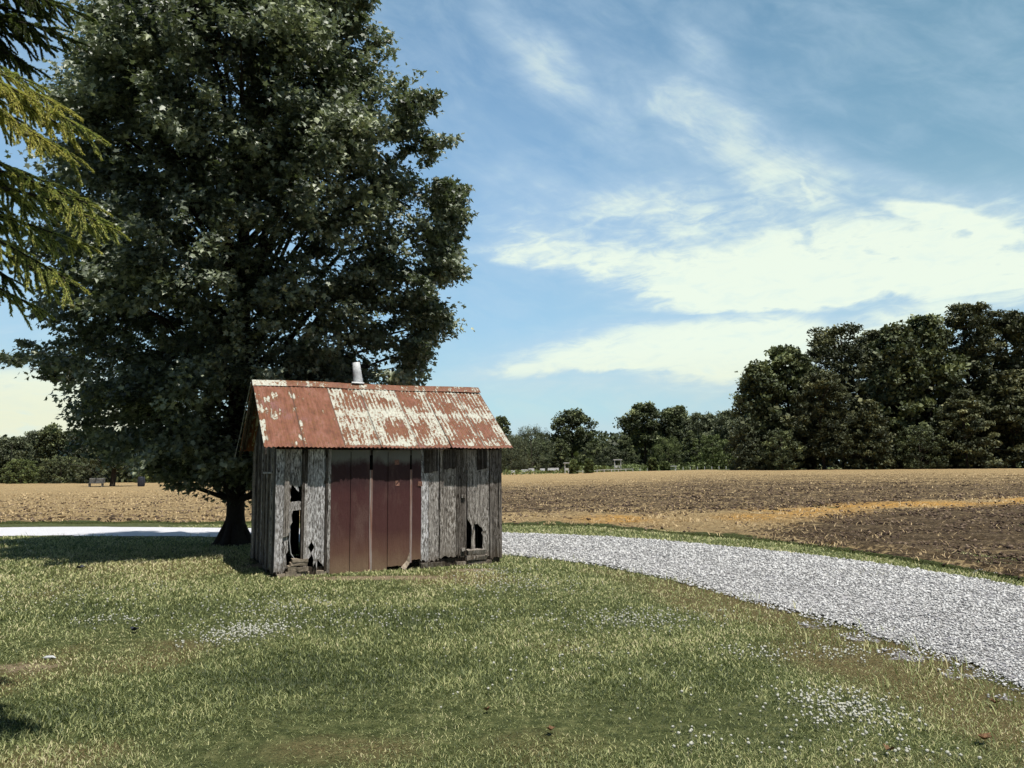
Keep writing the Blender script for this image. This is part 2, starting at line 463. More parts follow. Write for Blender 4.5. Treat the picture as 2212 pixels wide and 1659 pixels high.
def make_world():
    w = bpy.data.worlds.new('World'); sc.world = w; w.use_nodes = True
    w.cycles.sampling_method = 'MANUAL'; w.cycles.sample_map_resolution = 256
    t = NT(w.node_tree); bg = w.node_tree.nodes['Background']
    sky = t.new('ShaderNodeTexSky', sky_type='NISHITA', sun_disc=False)
    sky.sun_elevation = math.asin(tosun.z); sky.sun_rotation = math.atan2(tosun.x, tosun.y)
    sky.ozone_density = 2.0; sky.dust_density = .6
    d = t.coord('Generated'); s = t.new('ShaderNodeSeparateXYZ'); t.l.new(d, s.inputs[0])
    az = t.math('ARCTAN2', s.outputs[0], s.outputs[1]); el = t.math('ARCSINE', s.outputs[2])
    comb = t.new('ShaderNodeCombineXYZ'); t.l.new(az, comb.inputs[0]); t.l.new(el, comb.inputs[1]); ae = comb.outputs[0]
    # clear sky: colour by height above the horizon, a little greener and darker to the right
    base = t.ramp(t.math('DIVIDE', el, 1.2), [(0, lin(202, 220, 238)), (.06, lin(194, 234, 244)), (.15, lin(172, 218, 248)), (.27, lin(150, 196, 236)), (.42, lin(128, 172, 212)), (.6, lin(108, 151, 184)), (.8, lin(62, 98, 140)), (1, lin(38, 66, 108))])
    side = t.step(az, -.05, .62)
    sidecol = t.ramp(t.math('DIVIDE', el, 1.2), [(0, lin(196, 220, 232)), (.15, lin(176, 216, 232)), (.3, lin(134, 180, 206)), (.6, lin(100, 144, 174)), (.8, lin(60, 96, 132)), (1, lin(38, 66, 108))])
    base = t.mix(side, base, sidecol)
    back = t.step(s.outputs[1], .55, -.15)  # unseen sky behind the camera darkened to cut fill, as is the zenith
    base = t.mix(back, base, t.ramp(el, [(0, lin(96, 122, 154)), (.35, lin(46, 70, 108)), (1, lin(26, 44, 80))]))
    nsc = t.new('ShaderNodeVectorMath', operation='SCALE'); t.l.new(sky.outputs[0], nsc.inputs[0]); nsc.inputs[3].default_value = .05
    base = t.mix(.85, nsc.outputs[0], base)
    # clouds: lobes placed by azimuth and elevation, torn up by stretched noise
    warp = t.noise(ae, 5, 4, .6)
    def strk(ang, sx, sy, scale, det=5, dist=.5):
        mp = t.new('ShaderNodeMapping'); mp.inputs['Rotation'].default_value = (0, 0, -ang); mp.inputs['Scale'].default_value = (1, 1, 1)
        t.l.new(ae, mp.inputs['Vector'])
        return t.noise(t.scalev(mp.outputs[0], (sx, sy, 1)), scale, det, .6, dist)
    n_h = strk(.10, 1, 3.5, 5.0); n_d = strk(-.5, 1, 3.0, 6.0); n_f = strk(.05, 1, 3.0, 22, 6); n_w = strk(-.35, 1, 2.2, 12, 7)

    def lobe(px, py, a, b_, deg, power=1.0, sharp_low=False):
        r = ray(px, py); A = math.atan2(r[0], r[1]); E_ = math.asin(r[2])
        ang = math.radians(deg)
        x = t.math('SUBTRACT', az, A); y = t.math('SUBTRACT', el, E_)
        u = t.math('ADD', t.math('MULTIPLY', x, math.cos(ang)), t.math('MULTIPLY', y, math.sin(ang)))
        v = t.math('SUBTRACT', t.math('MULTIPLY', y, math.cos(ang)), t.math('MULTIPLY', x, math.sin(ang)))
        u = t.math('ADD', u, t.math('MULTIPLY', t.math('SUBTRACT', warp, .5), .05))
        v = t.math('ADD', v, t.math('MULTIPLY', t.math('SUBTRACT', n_h, .5), .045))
        u2 = t.math('POWER', t.math('DIVIDE', u, a / F_PX), 2); u2 = t.math('ABSOLUTE', u2)
        if sharp_low:
            below = t.math('LESS_THAN', v, 0)
            bb = t.math('ADD', b_ / F_PX, t.math('MULTIPLY', below, -b_ * .72 / F_PX))
            v2 = t.math('POWER', t.math('ABSOLUTE', t.math('DIVIDE', v, bb)), 2)
        else:
            v2 = t.math('POWER', t.math('ABSOLUTE', t.math('DIVIDE', v, b_ / F_PX)), 2)
        e = t.math('EXPONENT', t.math('MULTIPLY', t.math('ADD', u2, v2), -1))
        return t.math('MULTIPLY', e, power)

    def group(lobes, noise_, lo, hi, nmul):
        tot = lobes[0]
        for l in lobes[1:]: tot = t.math('MAXIMUM', tot, l)
        k = t.math('MULTIPLY', tot, t.math('ADD', 1 - nmul * .5, t.math('MULTIPLY', noise_, nmul)))
        return t.step(k, lo, hi)
    det = t.math('MULTIPLY', t.math('ADD', n_h, n_f), .5)
    dd = t.math('MULTIPLY', t.math('ADD', n_d, n_w), .5)
    g1 = group([lobe(1870, 620, 460, 150, 0, 1.9, True), lobe(1950, 700, 330, 60, 8, 1.2), lobe(1520, 632, 440, 125, -11, 1.35, True), lobe(1240, 572, 300, 105, -10, 1.3, True),
                lobe(2200, 640, 90, 60, 20, 1.0), lobe(1450, 480, 480, 85, 3, .95), lobe(60, 880, 280, 85, 0, 2.0), lobe(-500, 700, 500, 130, 5, 1), lobe(2800, 600, 500, 150, 5, 1)], det, .02, 1.6, 2.0)
    g2 = group([lobe(1440, 775, 380, 85, 4, 1.9, True), lobe(1180, 792, 230, 34, 4, 1.15), lobe(1580, 765, 240, 80, 4, 1.9), lobe(1350, 718, 130, 26, 14, .8), lobe(1300, 820, 560, 50, 0, .65)], det, .05, 1.35, 1.5)
    g3 = group([lobe(1560, 290, 360, 85, -28, .95), lobe(1740, 400, 90, 16, -58, .75), lobe(1760, 400, 260, 60, -30, .6), lobe(2030, 470, 160, 26, -24, .95), lobe(1190, 150, 300, 75, -40, .8), lobe(1150, 400, 260, 70, -10, .55),
                lobe(1520, 130, 140, 60, -45, .7), lobe(1300, 250, 260, 80, -35, .7), lobe(1700, 560, 500, 160, -5, .55), lobe(1330, 420, 330, 70, 4, .6), lobe(1060, 270, 220, 90, -40, .38), lobe(1950, 400, 300, 40, -24, .5), lobe(1090, 385, 110, 26, -5, .6)], dd, .06, 1.12, 2.4)
    thick = t.math('ADD', .55, t.math('MULTIPLY', t.math('ADD', n_h, n_f), .45))
    cl = t.math('ADD', t.math('MULTIPLY', g3, .8), t.math('MULTIPLY', t.math('MAXIMUM', g1, g2), thick), clamp=True)
    veil = t.math('MULTIPLY', t.step(dd, .35, .72), .34)
    cl = t.math('MAXIMUM', cl, veil)
    warm = t.step(cl, .4, 1)
    ccol = t.mix(warm, lin(196, 220, 238), lin(240, 252, 236))
    low = t.step(el, .16, .05)
    ccol = t.mix(t.math('MULTIPLY', low, .7), ccol, lin(238, 238, 206))
    ccol = t.mix(t.math('MULTIPLY', t.step(n_f, .5, .7), .35), ccol, lin(214, 238, 238))
    c = t.mix(t.math('MULTIPLY', cl, .97), base, ccol)
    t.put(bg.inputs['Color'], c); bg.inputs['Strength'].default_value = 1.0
    # the colours above are already at picture level; the sky texture is scaled by 0.05 before the mix


make_world()
sc.view_settings.view_transform = 'Standard'; sc.view_settings.look = 'None'; sc.view_settings.exposure = 0; sc.view_settings.gamma = 1

# ------------------------------------------------------------------ ground plan
# road edges, near side then far side, left to right
near = np.vstack([[(-60, 15.5), (-30, 16.4)], gxy([(0, 1157), (250, 1159), (480, 1161)]), gxy([(800, 1180), (1090, 1200), (1250, 1212), (1467, 1253), (1623, 1298), (1787, 1340), (1967, 1392), (2120, 1450), (2212, 1490)]), [(3.75, 3.5), (3.7, 0), (3.7, -30)]])
far = np.vstack([[(-60, 18.5), (-30, 18.8)], gxy([(0, 1139), (250, 1139), (480, 1141)]), gxy([(800, 1145), (1090, 1152), (1327, 1160), (1623, 1186), (1919, 1221), (2212, 1270)]), [(7.2, 7.0), (7.5, 3), (7.5, 0), (7.5, -30)]])


def resample(P, n):
    seg = np.hypot(*np.diff(P, axis=0).T); s = np.concatenate([[0], np.cumsum(seg)])
    q = np.linspace(0, s[-1], n)
    return np.stack([np.interp(q, s, P[:, 0]), np.interp(q, s, P[:, 1])], 1)


def smooth_poly(P, it=3):
    for _ in range(it):
        Q = [P[0]]
        for a, b_ in zip(P[:-1], P[1:]):
            Q += [a * .75 + b_ * .25, a * .25 + b_ * .75]
        Q.append(P[-1]); P = np.array(Q)
    return P


near_s, far_s = smooth_poly(near), smooth_poly(far)


def seg_dist(x, y, P):
    """distance to polyline and signed side (positive: beyond / right-hand turning left side)"""
    best = np.full(x.shape, 1e9); side = np.zeros(x.shape)
    for a, b_ in zip(P[:-1], P[1:]):
        d = b_ - a; L2 = d @ d
        t = np.clip(((x - a[0]) * d[0] + (y - a[1]) * d[1]) / L2, 0, 1)
        ex, ey = x - a[0] - t * d[0], y - a[1] - t * d[1]
        r = np.hypot(ex, ey); k = r < best
        best = np.where(k, r, best); side = np.where(k, np.sign(d[0] * ey - d[1] * ex), side)
    return best * side          # + = left of travel direction = beyond the road


near_c, far_c = near_s[::2], far_s[::2]


def sd_near(x, y): return seg_dist(np.asarray(x, float), np.asarray(y, float), near_c)   # <0 on our lawn
def sd_far(x, y): return seg_dist(np.asarray(x, float), np.asarray(y, float), far_c)     # >0 beyond the road


def vnoise(x, y, s, seed=0):
    """cheap smooth value noise, 0..1"""
    x = np.asarray(x) / s; y = np.asarray(y) / s
    xi, yi = np.floor(x), np.floor(y); fx, fy = x - xi, y - yi
    fx = fx * fx * (3 - 2 * fx); fy = fy * fy * (3 - 2 * fy)
    h = lambda a, b_: np.mod(np.abs(np.sin(a * 127.1 + b_ * 311.7 + seed * 74.7) * 43758.5453), 1)
    return (h(xi, yi) * (1 - fx) + h(xi + 1, yi) * fx) * (1 - fy) + (h(xi, yi + 1) * (1 - fx) + h(xi + 1, yi + 1) * fx) * fy


# blobs painted on the lawn: (px, py, half width px, half height px)
def blob(x, y, spots):
    out = np.zeros(np.shape(x))
    for (px, py, a, b_, s) in spots:
        c = on_ground(px, py); r = on_ground(px + a, py); u = on_ground(px, py - b_)
        ax = max(.05, abs(r[0] - c[0])); ay = max(.05, abs(u[1] - c[1]))
        out = np.maximum(out, s * np.exp(-((x - c[0]) / ax) ** 2 - ((y - c[1]) / ay) ** 2))
    return out


DRY = [(330, 1430, 190, 60, .9), (60, 1450, 160, 60, .8), (150, 1620, 260, 60, .8), (700, 1620, 330, 45, .7), (1150, 1600, 260, 60, .6), (1700, 1270, 160, 40, .6), (1850, 1420, 220, 60, .7),
       (1560, 1300, 170, 35, .6), (380, 1220, 300, 30, .7), (1000, 1250, 140, 18, .9), (2120, 1560, 150, 60, .6), (1250, 1400, 160, 50, .4), (1800, 1640, 300, 40, .4), (80, 1290, 150, 40, .5), (2000, 1500, 120, 30, .6)]
LUSH = [(600, 1470, 380, 70, 1.0), (150, 1550, 260, 45, 1.0), (330, 1330, 420, 35, .7), (1400, 1500, 250, 60, .8), (880, 1340, 300, 30, .8), (1700, 1600, 160, 30, .5), (1050, 1480, 250, 60, .8), (1700, 1750, 300, 30, .6), (700, 1540, 300, 30, .9)]
BARE = [(60, 1440, 120, 20, .62), (230, 1428, 40, 8, .5), (640, 1238, 60, 9, .9), (560, 1222, 45, 8, .8), (820, 1248, 270, 7, .75), (1020, 1232, 90, 6, .75)]
SPILL = [(1760, 1352, 45, 9, .8), (1870, 1380, 75, 14, .85), (1960, 1418, 70, 18, .9), (2090, 1460, 90, 18, .8), (2160, 1510, 50, 8, .7), (1680, 1318, 40, 6, .6)]

# ------------------------------------------------------------------ the ground, one polar sheet
az = np.concatenate([np.linspace(-math.pi, -.75, 60)[:-1], np.linspace(-.75, .75, 420), np.linspace(.75, math.pi, 60)[1:]])
rr = np.concatenate([[0.02, .6, 1.4], 2.2 * (4000 / 2.2) ** np.linspace(0, 1, 520)])
RRg, AZg = np.meshgrid(rr, az, indexing='ij')
gx, gy = RRg * np.sin(AZg), RRg * np.cos(AZg)
gz = terrain(gx, gy) + np.where((RRg > 2) & (RRg < 60), (vnoise(gx, gy, 1.3, 3) - .5) * .03 * np.clip((14 - RRg) / 6, 0, 1), 0)
nr, na = gx.shape
sdn = sd_near(gx, gy)
gz = np.where(sdn > -.6, np.minimum(gz, terrain(gx, gy)), gz)
idx = np.arange(nr * na).reshape(nr, na)
q = np.stack([idx[:-1, :-1], idx[:-1, 1:], idx[1:, 1:], idx[1:, :-1]], -1).reshape(-1, 4)[:, ::-1]
attrs = {'dry': ('POINT', (blob(gx, gy, DRY) * .9 - blob(gx, gy, LUSH) * .8 + .12 + .5 * np.clip(1 - np.abs(sdn + .4) / 1.0, 0, 1) * (gx > 1.0) * (gy > 0)).ravel()),
         'bare': ('POINT', blob(gx, gy, BARE).ravel()), 'gravel': ('POINT', blob(gx, gy, SPILL).ravel())}
me = np_mesh('ground', np.stack([gx, gy, gz], -1).reshape(-1, 3), [q], attrs, [M['lawn']], True)
tag(link('ground', me), 'green and yellow mown lawn around the shed', kind='structure')

# ------------------------------------------------------------------ gravel road
NR = 420
A_, B_ = resample(near_s, NR), resample(far_s, NR)
K = 14
t_ = np.linspace(0, 1, K)[None, :, None]
S = A_[:, None] * (1 - t_) + B_[:, None] * t_
jit = (vnoise(S[..., 0], S[..., 1], .5, 5) - .5) * .35 + (vnoise(S[..., 0], S[..., 1], .14, 6) - .5) * .16
nrm = B_ - A_; nrm /= np.linalg.norm(nrm, axis=1)[:, None]
edge = np.zeros((1, K)); edge[0, 0] = 1; edge[0, -1] = .35
S = S + nrm[:, None] * (jit * edge)[..., None]
cross = np.sin(np.linspace(0, 1, K) * math.pi) * .03
rz = terrain(S[..., 0], S[..., 1]) + .012 + cross[None]
idx = np.arange(NR * K).reshape(NR, K)
q = np.stack([idx[:-1, :-1], idx[1:, :-1], idx[1:, 1:], idx[:-1, 1:]], -1).reshape(-1, 4)
pale = np.clip((-S[..., 0] - 1) / 3, 0, 1)
me = np_mesh('gravel_road', np.concatenate([S, rz[..., None]], -1).reshape(-1, 3), [q], {'pale': ('POINT', pale.ravel())}, [M['gravel']], True)
tag(link('gravel_road', me), 'white gravel road curving behind the shed', kind='structure')

# ------------------------------------------------------------------ ploughed field beyond the road
fx = np.concatenate([-260 + (260 - 40) * np.linspace(0, 1, 60)[:-1] ** .8, np.linspace(-40, 45, 380), 45 + 260 * np.linspace(0, 1, 60)[1:] ** 1.2])
tt = np.linspace(0, 1, 330)
line = far_s[far_s[:, 1] > 6.9]
lx, ly = line[:, 0], line[:, 1]
o_ = np.argsort(lx)
edge_y = np.interp(fx, lx[o_], ly[o_], right=6.9)
verge = np.interp(fx, [-30, -8, 2, 6, 12, 40], [1.5, 1.5, 2.8, 2.3, 1.3, .9]) + (vnoise(fx, fx * 0, 1.1, 9) - .5) * .6
y0 = edge_y + verge
y0 = np.where(fx > lx.max(), np.interp(fx, [lx.max(), lx.max() + 8], [6.9 + 1, -10]), y0)
far_lim = np.interp(np.degrees(np.arctan2(fx, 110)), [-22, 0, 14], [118, 148, 92])
FX, TT = np.meshgrid(fx, tt, indexing='ij')
FY = y0[:, None] * (far_lim / y0.clip(3))[:, None] ** TT
FY = y0[:, None] + (far_lim - y0)[:, None] * (np.expm1(TT * 3.2) / np.expm1(3.2))
clodz = ((vnoise(FX, FY, .35, 21) - .5) * .10 + (vnoise(FX, FY, 1.0, 22) - .5) * .08) * np.clip((TT - .002) * 60, 0, 1)
FZ = terrain(FX, FY) + .05 + clodz * np.clip(1.4 - FY / 60, .1, 1)
FZ[:, 0] = terrain(FX[:, 0], FY[:, 0]) - .02; FZ[:, -1] = terrain(FX[:, -1], FY[:, -1]) - .1


def poly_soft(x, y, P, soft):
    """1 inside the polygon, soft edge"""
    P = np.asarray(P); P2 = np.vstack([P, P[:1]])
    inside = np.zeros(x.shape, bool); best = np.full(x.shape, 1e9)
    for a, b_ in zip(P2[:-1], P2[1:]):
        c = ((a[1] > y) != (b_[1] > y)) & (x < (b_[0] - a[0]) * (y - a[1]) / (b_[1] - a[1] + 1e-9) + a[0])
        inside ^= c
        d = b_ - a; t = np.clip(((x - a[0]) * d[0] + (y - a[1]) * d[1]) / (d @ d + 1e-9), 0, 1)
        best = np.minimum(best, np.hypot(x - a[0] - t * d[0], y - a[1] - t * d[1]))
    return np.where(inside, np.clip(.5 + best / soft, 0, 1), np.clip(.5 - best / soft, 0, 1))


def field_cover(x, y):
    D = np.hypot(x, y); a = np.degrees(np.arctan2(x, y))
    wav = (vnoise(x, y, 4, 31) - .5)
    left = smooth((-a - 4) / 6)
    # right-hand side, by depth
    s_r = np.interp(D + wav * 3, [17, 20, 25, 27, 32, 44, 60, 75, 95, 150], [.75, .8, .74, .45, .32, .32, .52, .75, .98, 1.0])
    s_l = np.interp(D + wav * 3, [18, 21, 24, 34, 50, 70, 100], [.9, .85, .66, .68, .72, .80, .95])
    s = s_r * (1 - left) + s_l * left
    soil = poly_soft(x, y, gxy([(1660, 1160), (1760, 1128), (1850, 1112), (2000, 1098), (2212, 1092), (2700, 1088), (2900, 1200), (2500, 1330), (2212, 1256), (1960, 1206)]), 1.6)
    s = s * (1 - soil) + soil * .12
    strip = poly_soft(x, y, gxy([(1300, 1118), (1600, 1105), (1850, 1089), (2212, 1076), (2700, 1070), (2700, 1086), (2212, 1091), (1850, 1111), (1740, 1128), (1600, 1142), (1300, 1140), (1150, 1130)]), 2.0)
    s = np.maximum(s, strip * .95)
    gold = strip * smooth((vnoise(x, y, 2.5, 33) - .3) / .4) * (.35 + .65 * poly_soft(x, y, gxy([(1300, 1120), (1600, 1106), (1850, 1089), (2300, 1073), (2300, 1086), (1850, 1106), (1600, 1126), (1300, 1137)]), 3))
    green = np.clip(1.1 - TTd(x, y) / 1.0, 0, 1)
    return s, gold, green


def TTd(x, y):
    return np.abs(y - np.interp(x, fx, y0))


s_, g_, gr_ = field_cover(FX, FY)
gr_[:, :1] = 1
nr, na = FX.shape
idx = np.arange(nr * na).reshape(nr, na)
q = np.stack([idx[:-1, :-1], idx[1:, :-1], idx[1:, 1:], idx[:-1, 1:]], -1).reshape(-1, 4)
me = np_mesh('field', np.stack([FX, FY, FZ], -1).reshape(-1, 3), [q], {'straw': ('POINT', s_.ravel()), 'gold': ('POINT', g_.ravel()), 'green': ('POINT', gr_.ravel())}, [M['field']], True)
tag(link('field', me), 'brown tilled field streaked with straw beyond the road', kind='structure')

# ------------------------------------------------------------------ the shed frame of reference
SA = np.array([-3.531, 11.638]); TH = .4492
SU = np.array([math.cos(TH), math.sin(TH)]); SV = np.array([-SU[1], SU[0]])
SL, SW, HE, HR, OF, OL, OR_ = 3.712, 2.628, 1.905, 3.034, .21, .209, .126


def in_shed(x, y, m=0.0):
    u = (x - SA[0]) * SU[0] + (y - SA[1]) * SU[1]; v = (x - SA[0]) * SV[0] + (y - SA[1]) * SV[1]
    return (u > -m) & (u < SL + m) & (v > -m) & (v < SW + m)


# ------------------------------------------------------------------ grass
def blades(name, x, y, h, w, tint, mat, lean=.55, z=None):
    n = len(x)
    ph = rng.uniform(0, 2 * math.pi, n); dx, dy = np.cos(ph), np.sin(ph)
    th = ph + rng.uniform(.8, 2.3, n); sx, sy = np.cos(th), np.sin(th)
    l1 = h * rng.uniform(.1, lean, n); l2 = h * rng.uniform(.3, 1.0, n) * lean * 2
    z0 = (terrain(x, y) if z is None else z) - .004
    b0 = np.stack([x - sx * w / 2, y - sy * w / 2, z0], -1); b1 = np.stack([x + sx * w / 2, y + sy * w / 2, z0], -1)
    mx, my, mz = x + dx * l1, y + dy * l1, z0 + h * .62
    m0 = np.stack([mx - sx * w * .42, my - sy * w * .42, mz], -1); m1 = np.stack([mx + sx * w * .42, my + sy * w * .42, mz], -1)
    tp = np.stack([x + dx * l2, y + dy * l2, z0 + h * rng.uniform(.7, 1.05, n)], -1)
    V = np.stack([b0, b1, m0, m1, tp], 1).reshape(-1, 3)
    k = np.arange(n)[:, None] * 5
    F4 = k + np.array([[0, 1, 3, 2]]); F3 = k + np.array([[2, 3, 4]])
    me = np_mesh(name, V, [F4, F3], {'tint': ('FACE', np.concatenate([tint, tint]))}, [mat])
    return link(name, me)


N = 640000
a_ = rng.uniform(-.84, .90, N); D_ = 3.1 * (24 / 3.1) ** rng.uniform(0, 1, N) ** .92
x, y = D_ * np.sin(a_), D_ * np.cos(a_)
dn, df = sd_near(x, y), sd_far(x, y)
bare, spill = blob(x, y, BARE), blob(x, y, SPILL)
dry, lush = blob(x, y, DRY), blob(x, y, LUSH)
dry = np.maximum(dry, .6 * np.clip(1 - np.abs(dn + .4) / 1.0, 0, 1) * (x > 1.0))
vr = np.interp(x, fx, verge)
ok = ((dn < -.02 - .25 * rng.uniform(0, 1, N) ** 2) | ((df > 0) & (df < vr + .6) & (y > 8))) & ~in_shed(x, y, .05)
ok &= rng.uniform(0, 1, N) > np.clip(bare * 1.6 - .25, 0, .94)
ok &= rng.uniform(0, 1, N) > np.clip(spill * 1.9 - .3, 0, .9)
ok &= rng.uniform(0, 1, N) > .25 * dry
ok &= rng.uniform(0, 1, N) > np.clip((dn + 1.1) * .5, 0, .6) * (dn < 0)
x, y, D_, dry, lush, dn = x[ok], y[ok], D_[ok], dry[ok], lush[ok], dn[ok]
patch = vnoise(x, y, .55, 1) * .6 + vnoise(x, y, .17, 2) * .4
h = (.016 + .028 * rng.uniform(0, 1, len(x)) ** 1.5) * (.7 + .5 * patch) * (1 + .5 * lush - .25 * dry) * np.clip(D_ / 9, .85, 1.5)
w = np.maximum(.0040, D_ * .0008) * rng.uniform(.7, 1.4, len(x))
ti = np.clip(.17 + .78 * rng.uniform(0, 1, len(x)) ** 1.7 + .22 * dry - .34 * lush + (patch - .5) * .55 + np.clip((D_ - 8) / 40, 0, .12), 0, 1)
o = blades('grass', x, y, h, w, ti, M['grass'], .75)
tag(o, 'mown grass blades of the lawn in front of the shed', kind='stuff')

# taller weeds and seed stalks along the ragged road edge
n = 2600
i_ = rng.integers(0, len(near_s), n); c = near_s[i_]
x = c[:, 0] + rng.normal(-.45, .35, n); y = c[:, 1] + rng.normal(-.1, .25, n)
ok = (sd_near(x, y) < .15) & (y > 4) & (vnoise(x, y, .35, 8) > .45) & ~in_shed(x, y, .1)
x, y = x[ok], y[ok]
o = blades('weeds', x, y, rng.uniform(.06, .14, len(x)), np.full(len(x), .007), rng.uniform(.2, .95, len(x)), M['grass'], .5)
tag(o, 'taller weeds straggling along the near edge of the gravel', kind='stuff')

# straw on the field
N = 110000
a_ = rng.uniform(-.74, .74, N); D_ = 9 * (70 / 9) ** rng.uniform(0, 1, N)
x, y = D_ * np.sin(a_), D_ * np.cos(a_)
s_, g_, gr_ = field_cover(x, y)
ok = (y > np.interp(x, fx, y0)) & (rng.uniform(0, 1, N) < np.clip((s_ - .05) * 1.1 * smooth((vnoise(x * .5, y * 1.5, .6, 12) - .25) / .4) + .02, 0, 1))
x, y, D_ = x[ok], y[ok], D_[ok]
w = np.maximum(.006, D_ * .0007)
o = blades('straw_stubble', x, y, rng.uniform(.04, .10, len(x)), w, rng.uniform(.2, 1, len(x)), M['straw'], 1.3, terrain(x, y) + .05)
tag(o, 'pale straw lying on the tilled field', kind='stuff')

# ------------------------------------------------------------------ lumps: gravel stones, soil clods
OCT = np.array([(1, 0, 0), (0, 1, 0), (-1, 0, 0), (0, -1, 0), (0, 0, 1), (0, 0, -1)], float)
OF_ = np.array([(0, 1, 4), (1, 2, 4), (2, 3, 4), (3, 0, 4), (1, 0, 5), (2, 1, 5), (3, 2, 5), (0, 3, 5)])


def lumps(name, x, y, z, r, tint, mat):
    n = len(x)
    ph = rng.uniform(0, 6.28, n); cs, sn = np.cos(ph), np.sin(ph)
    s3 = rng.uniform(.6, 1.2, (n, 1, 3)) * r[:, None, None] * np.array([1, 1, .7])
    V = OCT[None] * s3 + rng.normal(0, .18, (n, 6, 3)) * r[:, None, None]
    X = V[..., 0] * cs[:, None] - V[..., 1] * sn[:, None] + x[:, None]; Y = V[..., 0] * sn[:, None] + V[..., 1] * cs[:, None] + y[:, None]
    V = np.stack([X, Y, V[..., 2] + z[:, None]], -1).reshape(-1, 3)
    F = (np.arange(n)[:, None, None] * 6 + OF_[None]).reshape(-1, 3)
    return link(name, np_mesh(name, V, [F], {'tint': ('FACE', np.repeat(tint, 8))}, [mat]))


N = 175000
a_ = rng.uniform(-.1, .95, N); D_ = 4.5 * (22 / 4.5) ** rng.uniform(0, 1, N)
x, y = D_ * np.sin(a_), D_ * np.cos(a_)
dn, df = sd_near(x, y), sd_far(x, y)
sp = blob(x, y, SPILL)
ok = ((dn > -.15) & (df < .02)) | ((sp > .45) & (rng.uniform(0, 1, N) < .55))
ok &= (dn > 0) | (rng.uniform(0, 1, N) < .5)
x, y, D_ = x[ok], y[ok], D_[ok]
r = rng.uniform(.007, .016, len(x)) * np.clip(D_ / 7, .9, 2.0)
tq = np.clip(sd_near(x, y) / (sd_near(x, y) - np.minimum(sd_far(x, y), -.01)), 0, 1)
rut = np.exp(-((np.abs(tq - .5) - .22) / .08) ** 2)
keep = rng.uniform(0, 1, len(x)) > .35 * rut; x, y, D_, r, tq = x[keep], y[keep], D_[keep], r[keep], tq[keep]
o = lumps('gravel', x, y, terrain(x, y) + .018 + np.sin(tq * math.pi) * .03, r, np.clip(np.where(rng.uniform(0, 1, len(x)) < .42 + .25 * (vnoise(x, y, .13, 71) - .5), rng.uniform(0, .35, len(x)), rng.uniform(.5, 1, len(x))), 0, 1), M['stone'])
tag(o, 'loose white stones covering the gravel road', kind='stuff')

N = 60000
a_ = rng.uniform(-.74, .76, N); D_ = 8.5 * (55 / 8.5) ** rng.uniform(0, 1, N)
x, y = D_ * np.sin(a_), D_ * np.cos(a_)
s_, g_, gr_ = field_cover(x, y)
ok = (y > np.interp(x, fx, y0) + .1) & (rng.uniform(0, 1, N) < 1.05 - s_)
x, y, D_ = x[ok], y[ok], D_[ok]
r = rng.uniform(.012, .045, len(x)) * np.clip(D_ / 16, .9, 1.8)
o = lumps('soil_clods', x, y, terrain(x, y) + .05, r, rng.uniform(0, 1, len(x)) ** 1.5, M['clod'])
tag(o, 'dark clods of soil in the tilled field', kind='stuff')

# ------------------------------------------------------------------ white clover flowers
CL = [(500, 1378, 85, 20, 190), (560, 1368, 60, 14, 90), (1370, 1345, 160, 20, 210), (1830, 1545, 115, 38, 230), (1120, 1275, 140, 18, 130), (600, 1320, 150, 24, 150), (820, 1345, 200, 24, 120), (1860, 1640, 260, 20, 40),
      (1820, 1420, 80, 14, 60), (1650, 1420, 70, 16, 45), (200, 1300, 250, 30, 90), (1850, 1245, 120, 7, 60), (2150, 1240, 60, 7, 50), (1560, 1600, 160, 30, 20), (1230, 1440, 300, 60, 60), (1060, 1240, 70, 10, 60), (230, 1348, 80, 9, 50)]
xs, ys = [], []
for (px, py, a, b_, k) in CL:
    c = on_ground(px, py); r_ = on_ground(px + a, py); u_ = on_ground(px, py - b_)
    k = int(k * 1.35)
    xs.append(rng.normal(c[0], abs(r_[0] - c[0]) * .6, k)); ys.append(rng.normal(c[1], abs(u_[1] - c[1]) * .6, k))
x, y = np.concatenate(xs), np.concatenate(ys)
ok = ~in_shed(x, y, .1); x, y = x[ok], y[ok]
V, F = [], []
ICO_r = [(0, 0, 1)] + [(math.cos(k * 1.2566) * .9, math.sin(k * 1.2566) * .9, .45) for k in range(5)] + [(math.cos(k * 1.2566 + .63) * .9, math.sin(k * 1.2566 + .63) * .9, -.45) for k in range(5)] + [(0, 0, -1)]
ICO_f = [(0, 1 + k, 1 + (k + 1) % 5) for k in range(5)] + [(1 + k, 6 + k, 1 + (k + 1) % 5) for k in range(5)] + [(1 + (k + 1) % 5, 6 + k, 6 + (k + 1) % 5) for k in range(5)] + [(11, 6 + (k + 1) % 5, 6 + k) for k in range(5)]
ico = np.array(ICO_r); n = len(x)
r = rng.uniform(.006, .0115, n); hh = rng.uniform(.035, .06, n)
V = (ico[None] * r[:, None, None] * rng.uniform(.75, 1.2, (n, 12, 1)) + np.stack([x, y, hh + terrain(x, y)], -1)[:, None]).reshape(-1, 3)
F = (np.arange(n)[:, None, None] * 12 + np.array(ICO_f)[None]).reshape(-1, 3)
sx = np.stack([np.stack([x - .001, y, 0 * x], -1), np.stack([x + .001, y, 0 * x], -1), np.stack([x, y, hh], -1)], 1).reshape(-1, 3)
F2 = np.arange(3 * n).reshape(-1, 3) + len(V)
o = link('clover_flowers', np_mesh('clover_flowers', np.vstack([V, sx]), [np.vstack([F, F2])], None, [M['flower']]))
tag(o, 'small round white clover flowers dotted through the lawn', kind='stuff')


# ------------------------------------------------------------------ foliage helpers
def unit(v): return v / (np.linalg.norm(v, axis=-1, keepdims=True) + 1e-9)


